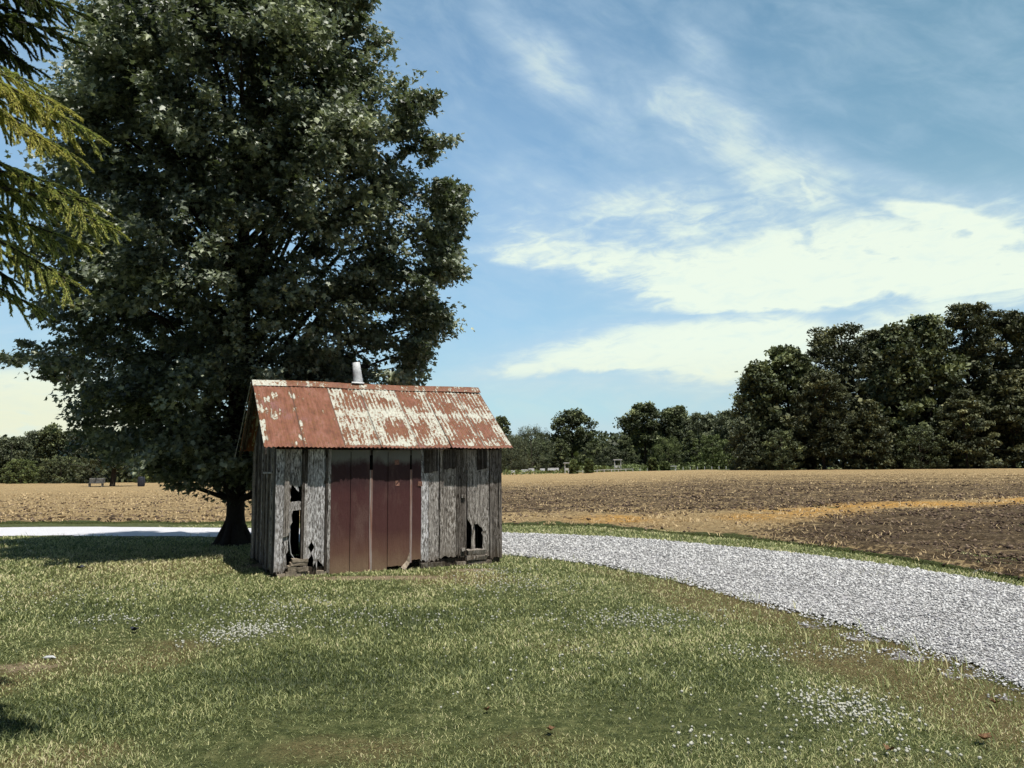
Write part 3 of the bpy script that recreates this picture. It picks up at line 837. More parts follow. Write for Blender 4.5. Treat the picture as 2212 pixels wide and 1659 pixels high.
MAPLE_L = np.array([(0, 0, 0), (-.34, .06, .05), (-.26, .26, .04), (-.60, .52, .13), (-.24, .56, .05), (0, 1.0, -.10)])
MAPLE_R = MAPLE_L * np.array([-1, 1, 1])


def leaf_mesh(name, P, out, L, tint, mat, droop=.5):
    n = len(P)
    m = unit(out * .6 + np.array([0, 0, -droop]) + rng.normal(0, .55, (n, 3)))
    nn = np.array([0, 0, 1.0]) + out * .45 + rng.normal(0, .55, (n, 3))
    nn = unit(nn - (nn * m).sum(-1, keepdims=True) * m); s = np.cross(m, nn)
    tpl = np.vstack([MAPLE_L, MAPLE_R[1:5]])
    curl = rng.uniform(-1, 2.5, (n, 1, 1))
    V = P[:, None] + L[:, None, None] * (tpl[None, :, 0:1] * s[:, None] + tpl[None, :, 1:2] * m[:, None] + tpl[None, :, 2:3] * curl * nn[:, None])
    k = np.arange(n)[:, None] * 10
    F = np.vstack([k + np.array([[0, 1, 2, 3, 4, 5]]), k + np.array([[0, 5, 9, 8, 7, 6]])])
    return np_mesh(name, V.reshape(-1, 3), [F], {'tint': ('FACE', np.concatenate([tint, tint]))}, [mat])


# ------------------------------------------------------------------ the big maple
rng = np.random.default_rng(23); rnd = random.Random(23)
tb = on_ground(505, 1176)
YD = tb[1]
rgt_o = [(-290, 580), (-200, 690), (-100, 745), (-60, 800), (0, 800), (30, 802), (50, 825), (72, 850), (100, 832), (150, 815), (180, 850), (205, 935), (240, 918), (268, 900), (285, 960), (300, 972), (340, 945), (372, 920), (395, 985), (408, 1036), (440, 1028), (480, 1003), (512, 1012), (545, 985), (575, 985), (612, 1002), (632, 990), (652, 955), (682, 945), (708, 986), (740, 955), (780, 935), (830, 905), (870, 915), (930, 885), (1000, 850), (1045, 740), (1080, 640), (1108, 570)]
lft_o = [(-290, 430), (-200, 330), (-100, 260), (-40, 240), (0, 200), (60, 195), (110, 160), (200, 140), (250, 105), (300, 115), (340, 90), (400, 105), (450, 65), (500, 75), (560, 40), (620, 90), (670, 75), (700, 100), (735, 75), (755, 30), (775, 12), (795, 80), (830, 150), (865, 185), (890, 140), (915, 165), (945, 185), (960, 160), (990, 230), (1010, 330), (1045, 350), (1080, 395), (1108, 430)]
ys_p = sorted({p[0] for p in rgt_o + lft_o})
prof = [(y_, float(np.interp(y_, *zip(*lft_o))), float(np.interp(y_, *zip(*rgt_o)))) for y_ in ys_p]
pz = np.array([at_depth(500, p[0], YD)[2] for p in prof])[::-1]
pl = np.array([at_depth(p[1], p[0], YD)[0] - tb[0] for p in prof])[::-1]
pr = np.array([at_depth(p[2], p[0], YD)[0] - tb[0] for p in prof])[::-1]
maple = empty('maple_tree', tb)
tag(maple, 'big dark green maple standing behind the left end of the shed', 'tree')
NCL = 3100
zc = rng.uniform(0, 1, NCL)
zc = pz[0] + .1 + (pz[-1] - pz[0] - .2) * zc
L_, R_ = np.interp(zc, pz, pl), np.interp(zc, pz, pr)
cx, hw = (L_ + R_) / 2, (R_ - L_) / 2
ph = rng.uniform(0, 2 * math.pi, NCL)
rf = rng.uniform(0, 1, NCL) ** .36
lump = .70 + .42 * vnoise(ph * 2.2 + 20, zc * 1.3, 1.0, 4) * rng.uniform(.8, 1.1, NCL)
rf = rf * np.where(rf > .75, np.minimum(lump, 1.03), 1)
hw2 = np.maximum(hw - .32, .3)
wy = np.minimum(np.maximum(hw2 * .82, .3), 3.5)
wy = np.where(np.sin(ph) > 0, np.minimum(wy, np.interp(zc, [0, 4, 8, 12], [1.2, 1.2, .9, .8])), wy)
PC = np.stack([cx + np.cos(ph) * hw2 * rf, np.sin(ph) * wy * rf - .17 * zc, zc], -1)
# most sprays gather on flattened boughs, so that lit tops and dark hollows alternate
NB_ = 330
bi = rng.integers(0, NB_, NCL); on_b = rng.uniform(0, 1, NCL) < .45
bc = PC[:NB_][bi]; bo = unit(bc * np.array([1, 1, 0]) + 1e-6)
rad_ = rng.normal(0, .42, NCL); lat_ = rng.normal(0, .36, NCL)
PB = bc + bo * rad_[:, None] + np.stack([-bo[:, 1], bo[:, 0], 0 * lat_], -1) * lat_[:, None]
PB[:, 2] += -.30 * rad_ - .35 * lat_ ** 2 + rng.normal(0, .09, NCL)
PC = np.where(on_b[:, None], PB, PC)
bt = rng.normal(0, .10, NB_)[bi] * on_b
# the silhouette is lined with extra sprays so that the outline follows the tree's own
ns = 900
zs = rng.uniform(pz[0] + .1, pz[-1] - .1, ns); sg = rng.integers(0, 2, ns)
xs_ = np.where(sg == 0, np.interp(zs, pz, pl) + rng.uniform(.08, .5, ns), np.interp(zs, pz, pr) - rng.uniform(.08, .5, ns))
PC = np.vstack([PC, np.stack([xs_, rng.normal(-.4, .5, ns) - .17 * zs, zs], -1)])
NCL = len(PC)
is_s = np.arange(NCL) >= NCL - ns


def to_px(P_):
    Q = P_ - EYE; f = Q @ FWD; a_, b_ = (Q @ RGT) / f, (Q @ UPV) / f
    a2, b2 = a_ * math.cos(ROLL) - b_ * math.sin(ROLL), a_ * math.sin(ROLL) + b_ * math.cos(ROLL)
    return 1106 + F_PX * a2, 829.5 - F_PX * b2


# keep the boughs within the outline surveyed for the crown
qx, qy = to_px(PC + tb)
mg = np.where(is_s, 4, 20)
inside_ = (qx > np.interp(qy, *zip(*lft_o)) + mg) & (qx < np.interp(qy, *zip(*rgt_o)) - mg) & (qy < np.where(is_s, 1075, 1050))
keep = inside_ & ~((PC[:, 2] < 1.7) & (PC[:, 1] < -1.4)); PC = PC[keep]; is_s = is_s[keep]; NCL = len(PC)
outc = unit(PC - np.stack([np.interp(PC[:, 2], pz, (pl + pr) / 2) * .3, 0 * PC[:, 0], PC[:, 2] - 1.0], -1))
per = 108
LP, LO, LT = [], [], []
csz = np.where(is_s, rng.uniform(.10, .20, NCL), rng.uniform(.19, .38, NCL)); ctint = np.clip(rng.normal(.45, .17, NCL), 0, .9)
young = rng.uniform(0, 1, NCL) < .07
ax = unit(outc + rng.normal(0, .4, (NCL, 3)) + np.array([0, 0, -.25]))
tt_ = np.clip(rng.normal(0, 1, (NCL, per, 1)), -1.7, 1.7); off = np.clip(rng.normal(0, 1, (NCL, per, 3)), -1.9, 1.9)
off = ax[:, None] * tt_ * (csz * 1.0)[:, None, None] + off * (csz * .45)[:, None, None] * np.array([1, 1, .55])
LPt = (PC[:, None] + off).reshape(-1, 3)
LOt = np.repeat(outc, per, 0)
LTt = np.clip(np.repeat(ctint + young * .35, per) + rng.normal(0, .13, NCL * per), 0, 1)
LL = rng.uniform(.062, .128, NCL * per)
link('crown', leaf_mesh('maple_crown', LPt, LOt, LL, LTt, M['maple']), maple)
mb = MB()
tr_pts = [(0, 0, -.1), (.0, 0, .05), (0.01, 0, .25), (.02, 0, .6), (0, .02, 1.3), (-.05, 0, 2.6), (.05, .05, 4.5), (0, 0, 7), (0.1, 0, 9.5), (.1, 0, 11.5)]
mb.tube(tr_pts, [.42, .35, .245, .195, .18, .17, .15, .12, .07, .02], 14, .35, .06)
for k in range(7):
    an = k / 7 * 6.28 + rnd.uniform(-.3, .3); c_, s_n = math.cos(an), math.sin(an)
    mb.tube([(c_ * .52, s_n * .52, -.08), (c_ * .35, s_n * .35, .02), (c_ * .25, s_n * .25, .18), (c_ * .15, s_n * .15, .5)], [.04, .09, .10, .05], 7, .35, .1)
sel = [i for i in range(NCL) if rnd.random() < .07]
for i in sel:
    p = PC[i]; z0_ = max(.9, p[2] - np.hypot(p[0], p[1]) * rnd.uniform(.35, .8))
    z0_ = min(z0_, 10.8); d = np.hypot(p[0], p[1])
    mid = (p[0] * .5, p[1] * .5, (z0_ + p[2]) / 2 + .12 * d)
    r0 = .018 + .012 * d
    mb.tube([(0, 0, z0_), (p[0] * .25, p[1] * .25, z0_ * .7 + mid[2] * .3), mid, tuple(p)], [r0, r0 * .8, r0 * .55, .008], 6, .35, .05, False)
mb.build('trunk', M['bark'], maple, True)

# ------------------------------------------------------------------ the near conifer at the left edge
CT = np.array([-4.9, 4.9, 0.0])
con = empty('cedar_tree', CT)
tag(con, 'yellow green conifer reaching in from the left edge, drooping needled boughs with round cones', 'tree')
mb = MB(); mb.tube([(0, 0, -.1), (0, 0, .3), (0, 0, 2), (.02, 0, 5), (0, 0, 9)], [.3, .2, .17, .12, .03], 12, .4, .05)
NEED_P, NEED_D, NEED_T, NEED_L = [], [], [], []
stems = MB(); cones = []


def twig(p, d, length, tint, droop=.25):
    """one finger of foliage: a thin drooping stem clothed in needles"""
    p = np.array(p, float); d = np.array(d, float); d /= np.linalg.norm(d)
    n = 6; pts = [p.copy()]
    for i in range(n):
        d = d + np.array([rnd.uniform(-.06, .06), rnd.uniform(-.06, .06), -droop * .16 + rnd.uniform(-.04, .04)]); d /= np.linalg.norm(d)
        p = p + d * length / n; pts.append(p.copy())
    stems.tube(pts, [.004] * n + [.001], 4, .5, 0, False)
    m_ = int(length * 1150); ts = rng.uniform(0, n - .01, m_); ii = ts.astype(int); fr = (ts - ii)[:, None]
    P = np.array(pts); base = P[ii] * (1 - fr) + P[ii + 1] * fr; D = unit(P[ii + 1] - P[ii])
    rad = unit(np.cross(D, rng.normal(0, 1, (m_, 3))))
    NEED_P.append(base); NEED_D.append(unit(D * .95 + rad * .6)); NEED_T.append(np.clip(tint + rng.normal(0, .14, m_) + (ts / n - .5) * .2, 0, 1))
    NEED_L.append(rng.uniform(.015, .027, m_) * np.where(ts > n - .8, .8, 1))
    return pts


def bough(p0, p1, tint, spread=.55, dens=14, tl=.26, sag=.1, main_r=.014):
    p0, p1 = np.array(p0, float), np.array(p1, float); d = p1 - p0; L = np.linalg.norm(d); d /= L
    side = np.cross(d, [0, 0, 1]); side /= np.linalg.norm(side)
    n = 8; pts = []
    for i in range(n + 1):
        t = i / n; pts.append(p0 + (p1 - p0) * t + np.array([0, 0, math.sin(t * math.pi) * sag]))
    stems.tube(pts, [main_r * (1 - i / n * .75) for i in range(n + 1)], 6, .3, .05, False)
    cnt = int(dens * 1.75 * L)
    for k in range(cnt):
        t = (k + .5) / cnt; t = .12 + .88 * t
        i = min(int(t * n), n - 1); f = t * n - i; p = pts[i] * (1 - f) + pts[i + 1] * f
        sg_ = 1 if k % 2 else -1
        dd_ = d * rnd.uniform(.7, 1.1) + side * sg_ * spread * rnd.uniform(.3, 1.2) + np.array([0, 0, rnd.uniform(-.55, .2) if rnd.random() < .8 else -1.1])
        tp_ = twig(p, dd_, tl * rnd.uniform(.6, 1.2) * (1 - .25 * t), tint + rnd.uniform(-.08, .12), rnd.uniform(.1, .8))
        if rnd.random() < .75:
            q_ = tp_[2]; twig(q_, dd_ + side * rnd.uniform(-.8, .8) + np.array([0, 0, rnd.uniform(-.6, .2)]), tl * rnd.uniform(.3, .6), tint + rnd.uniform(-.05, .15), .6)
        if rnd.random() < .10: cones.append(tp_[-1])
    twig(pts[-1], d, tl * .8, tint + .1, .3)
    for i in range(1, n): twig(pts[i], pts[i + 1] - pts[i], np.linalg.norm(pts[i + 1] - pts[i]), tint, .02)


# (start px,py, end px,py, depth start, depth end, tint)
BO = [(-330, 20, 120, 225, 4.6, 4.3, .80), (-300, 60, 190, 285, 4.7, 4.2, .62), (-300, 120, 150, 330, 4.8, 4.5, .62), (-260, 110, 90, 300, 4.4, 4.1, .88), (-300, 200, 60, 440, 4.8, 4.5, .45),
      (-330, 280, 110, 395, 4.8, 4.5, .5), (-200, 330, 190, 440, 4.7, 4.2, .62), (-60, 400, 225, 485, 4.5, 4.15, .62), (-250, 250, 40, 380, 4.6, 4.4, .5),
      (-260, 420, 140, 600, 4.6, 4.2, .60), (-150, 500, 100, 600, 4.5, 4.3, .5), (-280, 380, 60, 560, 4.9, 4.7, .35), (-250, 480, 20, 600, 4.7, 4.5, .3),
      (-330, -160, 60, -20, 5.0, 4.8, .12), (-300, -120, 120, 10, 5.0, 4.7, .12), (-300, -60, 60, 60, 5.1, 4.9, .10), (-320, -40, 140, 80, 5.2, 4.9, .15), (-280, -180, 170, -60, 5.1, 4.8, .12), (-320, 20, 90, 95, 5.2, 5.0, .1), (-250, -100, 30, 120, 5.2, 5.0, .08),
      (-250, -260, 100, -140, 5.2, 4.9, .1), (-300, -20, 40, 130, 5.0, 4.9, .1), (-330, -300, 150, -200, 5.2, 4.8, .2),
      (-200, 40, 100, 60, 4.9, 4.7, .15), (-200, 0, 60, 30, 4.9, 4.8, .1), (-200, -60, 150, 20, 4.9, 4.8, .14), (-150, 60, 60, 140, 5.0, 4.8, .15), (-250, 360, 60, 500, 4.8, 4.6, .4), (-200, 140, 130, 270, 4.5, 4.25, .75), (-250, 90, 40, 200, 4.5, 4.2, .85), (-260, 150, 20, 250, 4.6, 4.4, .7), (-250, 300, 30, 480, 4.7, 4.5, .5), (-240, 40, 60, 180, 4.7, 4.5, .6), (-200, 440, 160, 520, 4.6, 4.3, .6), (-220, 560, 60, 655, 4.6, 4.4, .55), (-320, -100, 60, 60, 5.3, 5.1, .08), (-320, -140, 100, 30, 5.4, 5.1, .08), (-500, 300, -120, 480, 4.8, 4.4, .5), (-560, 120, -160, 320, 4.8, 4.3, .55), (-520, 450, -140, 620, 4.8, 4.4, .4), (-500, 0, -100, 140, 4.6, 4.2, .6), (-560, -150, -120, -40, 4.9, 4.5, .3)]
for (a, b_, c, d, y1, y2, tn) in BO:
    P0, P1 = at_depth(a, b_, y1) - CT, at_depth(c, d, y2) - CT
    root = np.array([0, 0, P0[2] + .25]); 
    stems.tube([root, (root + P0) / 2 + np.array([0, 0, .05]), P0], [.03, .022, .015], 6, .3, .05, False)
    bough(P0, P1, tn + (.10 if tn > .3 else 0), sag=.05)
for k in range(34):       # the rest of the tree, outside the picture
    an = rnd.uniform(1.9, 5.6); z_ = rnd.uniform(1.2, 8.2); ln = (1.9 - z_ * .16)
    bough((0, 0, z_), (math.cos(an) * ln, math.sin(an) * ln, z_ - .5), rnd.uniform(.1, .6), dens=9, tl=.3)
P = np.vstack(NEED_P); D = np.vstack(NEED_D); T_ = np.concatenate(NEED_T); L_n = np.concatenate(NEED_L)
sd_ = unit(np.cross(D, rng.normal(0, 1, D.shape)))
wv = sd_ * .0038
V = np.stack([P - wv, P + wv, P + D * L_n[:, None]], 1).reshape(-1, 3)
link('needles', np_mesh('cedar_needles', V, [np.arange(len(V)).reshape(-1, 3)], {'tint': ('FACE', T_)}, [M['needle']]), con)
mb.build('trunk', M['bark'], con, True)
stems.build('boughs', M['bark'], con)
cones = cones[:40]
for p in cones:
    me = bpy.data.meshes.get('cedar_cone')
    if me is None:
        cv = ico * .016 * np.random.default_rng(3).uniform(.85, 1.1, (12, 1)); me = np_mesh('cedar_cone', cv, [np.array(ICO_f)], None, [M['cone']])
    o = link('cone', me, con); o.location = p

# ------------------------------------------------------------------ far trees
def quads(P, out, sz, tint, mat, name, asp=.7, up=.35):
    n = len(P)
    m = unit(out * .5 + rng.normal(0, .7, (n, 3)))
    nn = rng.normal(0, .8, (n, 3)) + out * .5 + np.array([0, 0, up]); nn = unit(nn - (nn * m).sum(-1, keepdims=True) * m); s = np.cross(m, nn)
    tp = np.array([(0, -.5, 0), (.5, -.1, .12), (.15, .5, 0), (-.5, .15, .1)])
    V = P[:, None] + sz[:, None, None] * (tp[None, :, 0:1] * asp * s[:, None] + tp[None, :, 1:2] * m[:, None] + tp[None, :, 2:3] * nn[:, None])
    return np_mesh(name, V.reshape(-1, 3), [np.arange(4 * n).reshape(-1, 4)], {'tint': ('FACE', tint)}, [mat])


def crown_mesh(kind, h, w, seed, mat, low=.08):
    """crown of a tree of height h and width w, base at z = 0"""
    global rng
    keep_ = rng; rng = np.random.default_rng(seed)
    r = w / 2
    if kind == 'broad':
        nc = 190; zz = rng.uniform(low, .97, nc); prof_ = np.interp(zz, [0, low, .3, .6, .85, 1], [.6, .8, 1, .98, .72, .30])
    elif kind == 'vase':
        nc = 120; low = .35; zz = rng.uniform(low, .97, nc); prof_ = np.interp(zz, [0, low, .6, .8, 1], [.1, .5, .95, .85, .3])
    elif kind == 'pine':
        nc = 200; zz = rng.uniform(max(low, .12), .96, nc); prof_ = np.interp(zz, [0, .12, .4, .75, .92, 1], [.6, .7, 1, .9, .6, .3])
    elif kind == 'cone':
        nc = 150; zz = rng.uniform(.04, .97, nc); prof_ = np.interp(zz, [0, .04, .25, .7, 1], [.8, .9, 1, .6, .06])
    else:   # weeping
        nc = 150; zz = rng.uniform(.1, .97, nc); prof_ = np.interp(zz, [0, .1, .5, .8, 1], [1, 1, .98, .75, .2])
    an = rng.uniform(0, 6.28, nc); rf_ = rng.uniform(0, 1, nc) ** .45
    jr = rng.uniform(.75, 1.02, nc)
    PCn = np.stack([np.cos(an) * r * prof_ * rf_ * jr, np.sin(an) * r * prof_ * rf_ * jr, zz * h], -1)
    cs = np.minimum(r, h * .3) * rng.uniform(.17, .34, nc)
    per_ = int(np.clip(95 * (h * w / 140) ** .35, 50, 150))
    of = rng.normal(0, 1, (nc, per_, 3)); of = of / (np.linalg.norm(of, axis=-1, keepdims=True) + 1e-6) * rng.uniform(.3, 1.05, (nc, per_, 1))
    flat = {'pine': .5, 'cone': .45, 'weep': 1.5}.get(kind, .8)
    of = of * cs[:, None, None] * np.array([1, 1, flat])
    P_ = (PCn[:, None] + of).reshape(-1, 3)
    out_ = unit(of.reshape(-1, 3) + np.array([0, 0, .02]))
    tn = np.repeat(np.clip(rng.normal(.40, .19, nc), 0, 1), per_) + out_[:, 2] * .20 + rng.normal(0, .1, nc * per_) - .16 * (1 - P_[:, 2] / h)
    sz = rng.uniform(.30, .60, len(P_)) * np.clip(h / 14, .35, 1)
    if kind == 'weep': out_ = unit(out_ + np.array([0, 0, -2.5]))
    asp = {'pine': .42, 'weep': .3}.get(kind, .75)
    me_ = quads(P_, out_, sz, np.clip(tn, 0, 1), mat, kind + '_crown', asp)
    tm = MB(); lean_ = rng.uniform(-.02, .02) * h
    tm.tube([(0, 0, -.3), (0, 0, .04 * h), (lean_, 0, .45 * h), (lean_ * 1.5, 0, .93 * h)], [.030 * h, .018 * h, .013 * h, .003 * h], 8, .4, .06)
    for i in range(16):
        p = PCn[int(rng.integers(0, nc))]; z0_ = max(.12 * h, p[2] - np.hypot(p[0], p[1]) * .7)
        tm.tube([(lean_ * z0_ / h, 0, z0_), (p[0] * .5, p[1] * .5, (z0_ + p[2]) / 2 + .03 * h), tuple(p)], [.007 * h, .005 * h, .002 * h], 5, .4, 0, False)
    rng = keep_
    return me_, tm.mesh(kind + '_trunk', M['bark'], True)


def far_tree(name, px, top, base, wpx, Y, kind, mat, label, group, seed, low=.08):
    b = at_depth(px, base, Y); b[2] = float(terrain(b[0], b[1])) - .05
    tz = at_depth(px, top, Y)[2]; h = tz - b[2]; w = wpx / F_PX * Y
    t = empty(name, b)
    tag(t, label, 'tree', group)
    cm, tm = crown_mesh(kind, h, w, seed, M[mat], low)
    link('crown', cm, t); link('trunk', tm, t)
    t.rotation_euler[2] = 0
    return t


GR = 'tall trees of the wood on the right'
FT = [
 ('broadleaf_tree', 1650, 785, 1010, 120, 88, 'broad', 'farleaf', 'lowest leafy tree at the left end of the tall wood on the right'),
 ('broadleaf_tree', 1712, 748, 1010, 135, 89, 'broad', 'farleaf', 'round leafy tree second from the left end of the right wood'),
 ('pine_tree', 1825, 700, 1010, 180, 94, 'pine', 'pineleaf', 'domed brownish pine between two leafy trees in the right wood'),
 ('pine_tree', 1905, 704, 1010, 110, 97, 'pine', 'pineleaf', 'narrow pine just right of the domed pine in the right wood'),
 ('broadleaf_tree', 1950, 700, 1010, 130, 86, 'broad', 'farleaf', 'leafy tree with a pointed top right of the domed pine'),
 ('broadleaf_tree', 2020, 682, 1010, 150, 87, 'broad', 'farleaf', 'tall leafy tree with bright glinting leaves left of the tallest pine'),
 ('pine_tree', 2112, 648, 1010, 130, 90, 'pine', 'pineleaf', 'tallest pine with a spiky top in the right wood'),
 ('pine_tree', 2185, 664, 1010, 130, 92, 'pine', 'pineleaf', 'spiky pine just right of the tallest pine'),
 ('pine_tree', 2260, 672, 1010, 150, 88, 'pine', 'pineleaf', 'pine cut by the right edge of the photo'),
 ('pine_tree', 2380, 660, 1010, 170, 90, 'pine', 'pineleaf', 'pine farther right beyond the edge of the wood'),
 ('pine_tree', 1780, 800, 1010, 150, 84, 'pine', 'pineleaf', 'low dark pine in front of the domed pine'),
 ('cedar_tree', 1885, 860, 1010, 120, 82, 'cone', 'pineleaf', 'short dark evergreen with layered boughs under the domed pine'),
 ('cedar_tree', 2090, 840, 1010, 170, 82, 'cone', 'pineleaf', 'wide dark evergreen with layered boughs under the tallest pine'),
 ('cedar_tree', 2190, 800, 1010, 150, 84, 'cone', 'pineleaf', 'dark evergreen with layered boughs near the right edge of the wood'),
 ('bush', 1610, 900, 1012, 90, 86, 'broad', 'greyleaf', 'grey green bush at the foot of the left end of the right wood'),
 ('bush', 1690, 930, 1011, 110, 83, 'broad', 'farleaf', 'low dark bush under the second tree of the right wood'),
 ('bush', 1990, 920, 1011, 140, 82, 'broad', 'farleaf', 'low dark bush under the glinting leafy tree'),
]
for i, r_ in enumerate(FT):
    far_tree(r_[0], *r_[1:8], r_[8], GR if r_[0] != 'bush' else 'bushes under the right wood', 100 + i, low=.02)
GM = 'trees beyond the middle of the field'
MT = [
 ('broadleaf_tree', 1080, 900, 1024, 46, 150, 'broad', 'farleaf', 'tree just showing past the right end of the shed roof'),
 ('willow_tree', 1150, 925, 1022, 130, 138, 'weep', 'greyleaf', 'grey green weeping tree right of the shed with white garden seats below'),
 ('willow_tree', 1105, 940, 1022, 90, 132, 'weep', 'greyleaf', 'smaller grey green weeping tree against the shed corner'),
 ('broadleaf_tree', 1237, 885, 1021, 92, 140, 'vase', 'farleaf', 'dark round headed tree standing alone above its neighbours'),
 ('cedar_tree', 1212, 948, 1021, 62, 132, 'cone', 'farleaf', 'small dark evergreen at the left foot of the round headed tree'),
 ('cedar_tree', 1290, 955, 1020, 80, 134, 'broad', 'farleaf', 'low dark tree right of the round headed tree'),
 ('cedar_tree', 1352, 940, 1020, 70, 130, 'cone', 'farleaf', 'dark pointed evergreen left of the leaning tree'),
 ('broadleaf_tree', 1395, 872, 1019, 90, 140, 'vase', 'farleaf', 'leaning tree with a long limb reaching left over the evergreen'),
 ('broadleaf_tree', 1460, 880, 1019, 100, 138, 'broad', 'farleaf', 'tree right of the leaning tree'),
 ('willow_tree', 1445, 945, 1019, 84, 126, 'weep', 'paleleaf', 'pale green weeping tree in front of the middle trees'),
 ('broadleaf_tree', 1520, 893, 1018, 100, 132, 'broad', 'greyleaf', 'grey green tree between pale weeping tree and dark wood'),
 ('broadleaf_tree', 1575, 888, 1017, 90, 125, 'broad', 'greyleaf', 'tree touching the left end of the tall right wood'),
 ('broadleaf_tree', 1540, 940, 1018, 90, 118, 'broad', 'paleleaf', 'low yellow green tree in front of the grey green trees'),
 ('cedar_tree', 1495, 930, 1019, 50, 120, 'cone', 'farleaf', 'narrow dark evergreen beside pale weeping tree'),
 ('broadleaf_tree', 1320, 965, 1020, 70, 128, 'broad', 'greyleaf', 'low rounded grey green tree left of the pointed evergreen'),
]
for i, r_ in enumerate(MT):
    far_tree(r_[0], r_[1], r_[2], r_[3], r_[4] * 1.15, *r_[5:8], r_[8], GM, 200 + i, low=.0)
# the long limb of the leaning tree
mb = MB()
GSP = 'yellow green saplings along the low fence'
for i, (px, tp, lb) in enumerate([(1240, 993, 'leftmost yellow green sapling by the low fence'), (1272, 991, 'second yellow green sapling by the low fence'), (1411, 988, 'yellow green sapling under the leaning tree'), (1437, 996, 'small sapling right of the others by the fence')]):
    far_tree('sapling', px, tp, 1020, 24, 108, 'broad', 'paleleaf', lb, GSP, 300 + i, low=.0)
GL = 'trees beyond the left part of the field'
LT_ = [
 ('broadleaf_tree', -60, 930, 1046, 130, 118, 'broad', 'greyleaf', 'tree beyond the left edge of the photo'),
 ('broadleaf_tree', 22, 945, 1045, 95, 122, 'broad', 'greyleaf', 'pale topped tree at the far left edge of the field'),
 ('broadleaf_tree', 62, 932, 1045, 62, 126, 'broad', 'greyleaf', 'second tree from the left edge with pale foliage'),
 ('broadleaf_tree', 105, 916, 1045, 66, 120, 'vase', 'farleaf', 'round topped tallest tree of the left wood'),
 ('broadleaf_tree', 150, 928, 1044, 74, 122, 'broad', 'greyleaf', 'tree right of the round topped one in the left wood'),
 ('broadleaf_tree', 190, 925, 1044, 80, 124, 'broad', 'greyleaf', 'left wood tree partly behind the low maple branches'),
 ('broadleaf_tree', 270, 930, 1043, 120, 124, 'broad', 'greyleaf', 'left wood tree seen through gaps in the maple'),
 ('broadleaf_tree', 370, 930, 1042, 130, 126, 'broad', 'paleleaf', 'light green tree behind the lower maple leaves'),
 ('broadleaf_tree', 480, 930, 1040, 130, 128, 'broad', 'greyleaf', 'far tree in line with the maple trunk'),
 ('bush', 45, 992, 1046, 90, 114, 'broad', 'paleleaf', 'low bush at the left edge of the far wood'),
 ('bush', 130, 985, 1046, 100, 114, 'broad', 'farleaf', 'low dark bush in front of the left wood'),
 ('bush', 330, 1005, 1043, 90, 114, 'broad', 'paleleaf', 'light green low bush behind the field tree'),
 ('bush', 195, 1000, 1045, 70, 113, 'broad', 'greyleaf', 'low bush left of the lone field tree'),
]
for i, r_ in enumerate(LT_):
    far_tree(r_[0], *r_[1:8], r_[8], GL, 400 + i, low=.0)
# lone tree in the left field
t = far_tree('field_tree', 243, 930, 1047, 130, 88, 'broad', 'farleaf', 'lone tree with a flared trunk standing out in the left field', None, 450, low=.32)
b0 = t.location.copy()
for ch in t.children:
    if ch.name.startswith('trunk'):
        ch.scale = (2.6, 2.6, 1)
# far woodland behind everything
WX, WY = [], []
n = 52000
pxs = rng.uniform(-1500, 3600, n)
Yd = np.where(rng.uniform(0, 1, n) < .5, 175, 195) + rng.uniform(-6, 6, n)
topp = np.interp(pxs, [-1500, 0, 500, 1050, 1200, 1330, 1450, 1600, 1700, 3600], [945, 948, 950, 950, 938, 934, 915, 900, 880, 870])
xx = (pxs - 1106) / F_PX * Yd
hor = 1008 - (pxs - 1106) * .0071
htop = 1.6 + (hor - topp) / F_PX * Yd * (1 + (vnoise(xx, xx * 0, 5, 51) - .5) * .22)
zz = rng.uniform(0, 1, n) ** .8 * (htop - 0) + .2
P = np.stack([xx, Yd, zz], -1)
o = link('woodland', quads(P, np.tile([0, -1.0, .2], (n, 1)), np.where(zz < htop * .82, rng.uniform(1.4, 2.6, n), rng.uniform(.7, 1.4, n)), np.clip(rng.normal(.3, .15, n) + (vnoise(xx, zz, 4, 52) - .5) * .5, 0, 1), M['farleaf'], 'woodland'))
tag(o, 'dark distant woodland closing the far side of the fields', kind='stuff')
# low shade-loving scrub filling the foot of the near woods
n = 26000
pxs = np.concatenate([rng.uniform(1590, 2700, n // 2), rng.uniform(-500, 560, n // 2)])
Yd = np.concatenate([rng.uniform(84, 104, n // 2), rng.uniform(118, 130, n // 2)])
xx = (pxs - 1106) / F_PX * Yd
zz = terrain(xx, Yd) + rng.uniform(0, 1, n) ** 1.2 * np.where(pxs > 1000, 9.0, 4.0) * (.5 + vnoise(xx, Yd, 4, 55))
o = link('undergrowth', quads(np.stack([xx, Yd, zz], -1), np.tile([0, -1.0, .2], (n, 1)), rng.uniform(.35, .8, n), np.clip(rng.normal(.35, .2, n), 0, 1), M['pineleaf'], 'undergrowth'))
tag(o, 'dark undergrowth at the foot of the woods', kind='stuff')

n = 9000
pxs = rng.uniform(1085, 1640, n); Yd = rng.uniform(114, 128, n); xx = (pxs - 1106) / F_PX * Yd
hm = np.where(pxs > 1480, 2.2, .9) * (.3 + vnoise(xx, xx * 0, 1.7, 61))
zz = terrain(xx, Yd) + rng.uniform(0, 1, n) * hm
keep = (pxs > 1225) | (rng.uniform(0, 1, n) < .3)
P = np.stack([xx, Yd, zz], -1)[keep]
o = link('scrub', quads(P, np.tile([0, -1.0, .4], (len(P), 1)), rng.uniform(.2, .45, len(P)), rng.uniform(.1, .9, len(P)), M['paleleaf'], 'scrub'))
tag(o, 'ragged green scrub behind the low white fence', kind='stuff')

# ------------------------------------------------------------------ small far things
def gp(px, py, Y):
    p = at_depth(px, py, Y); p[2] = float(terrain(p[0], p[1])); return p


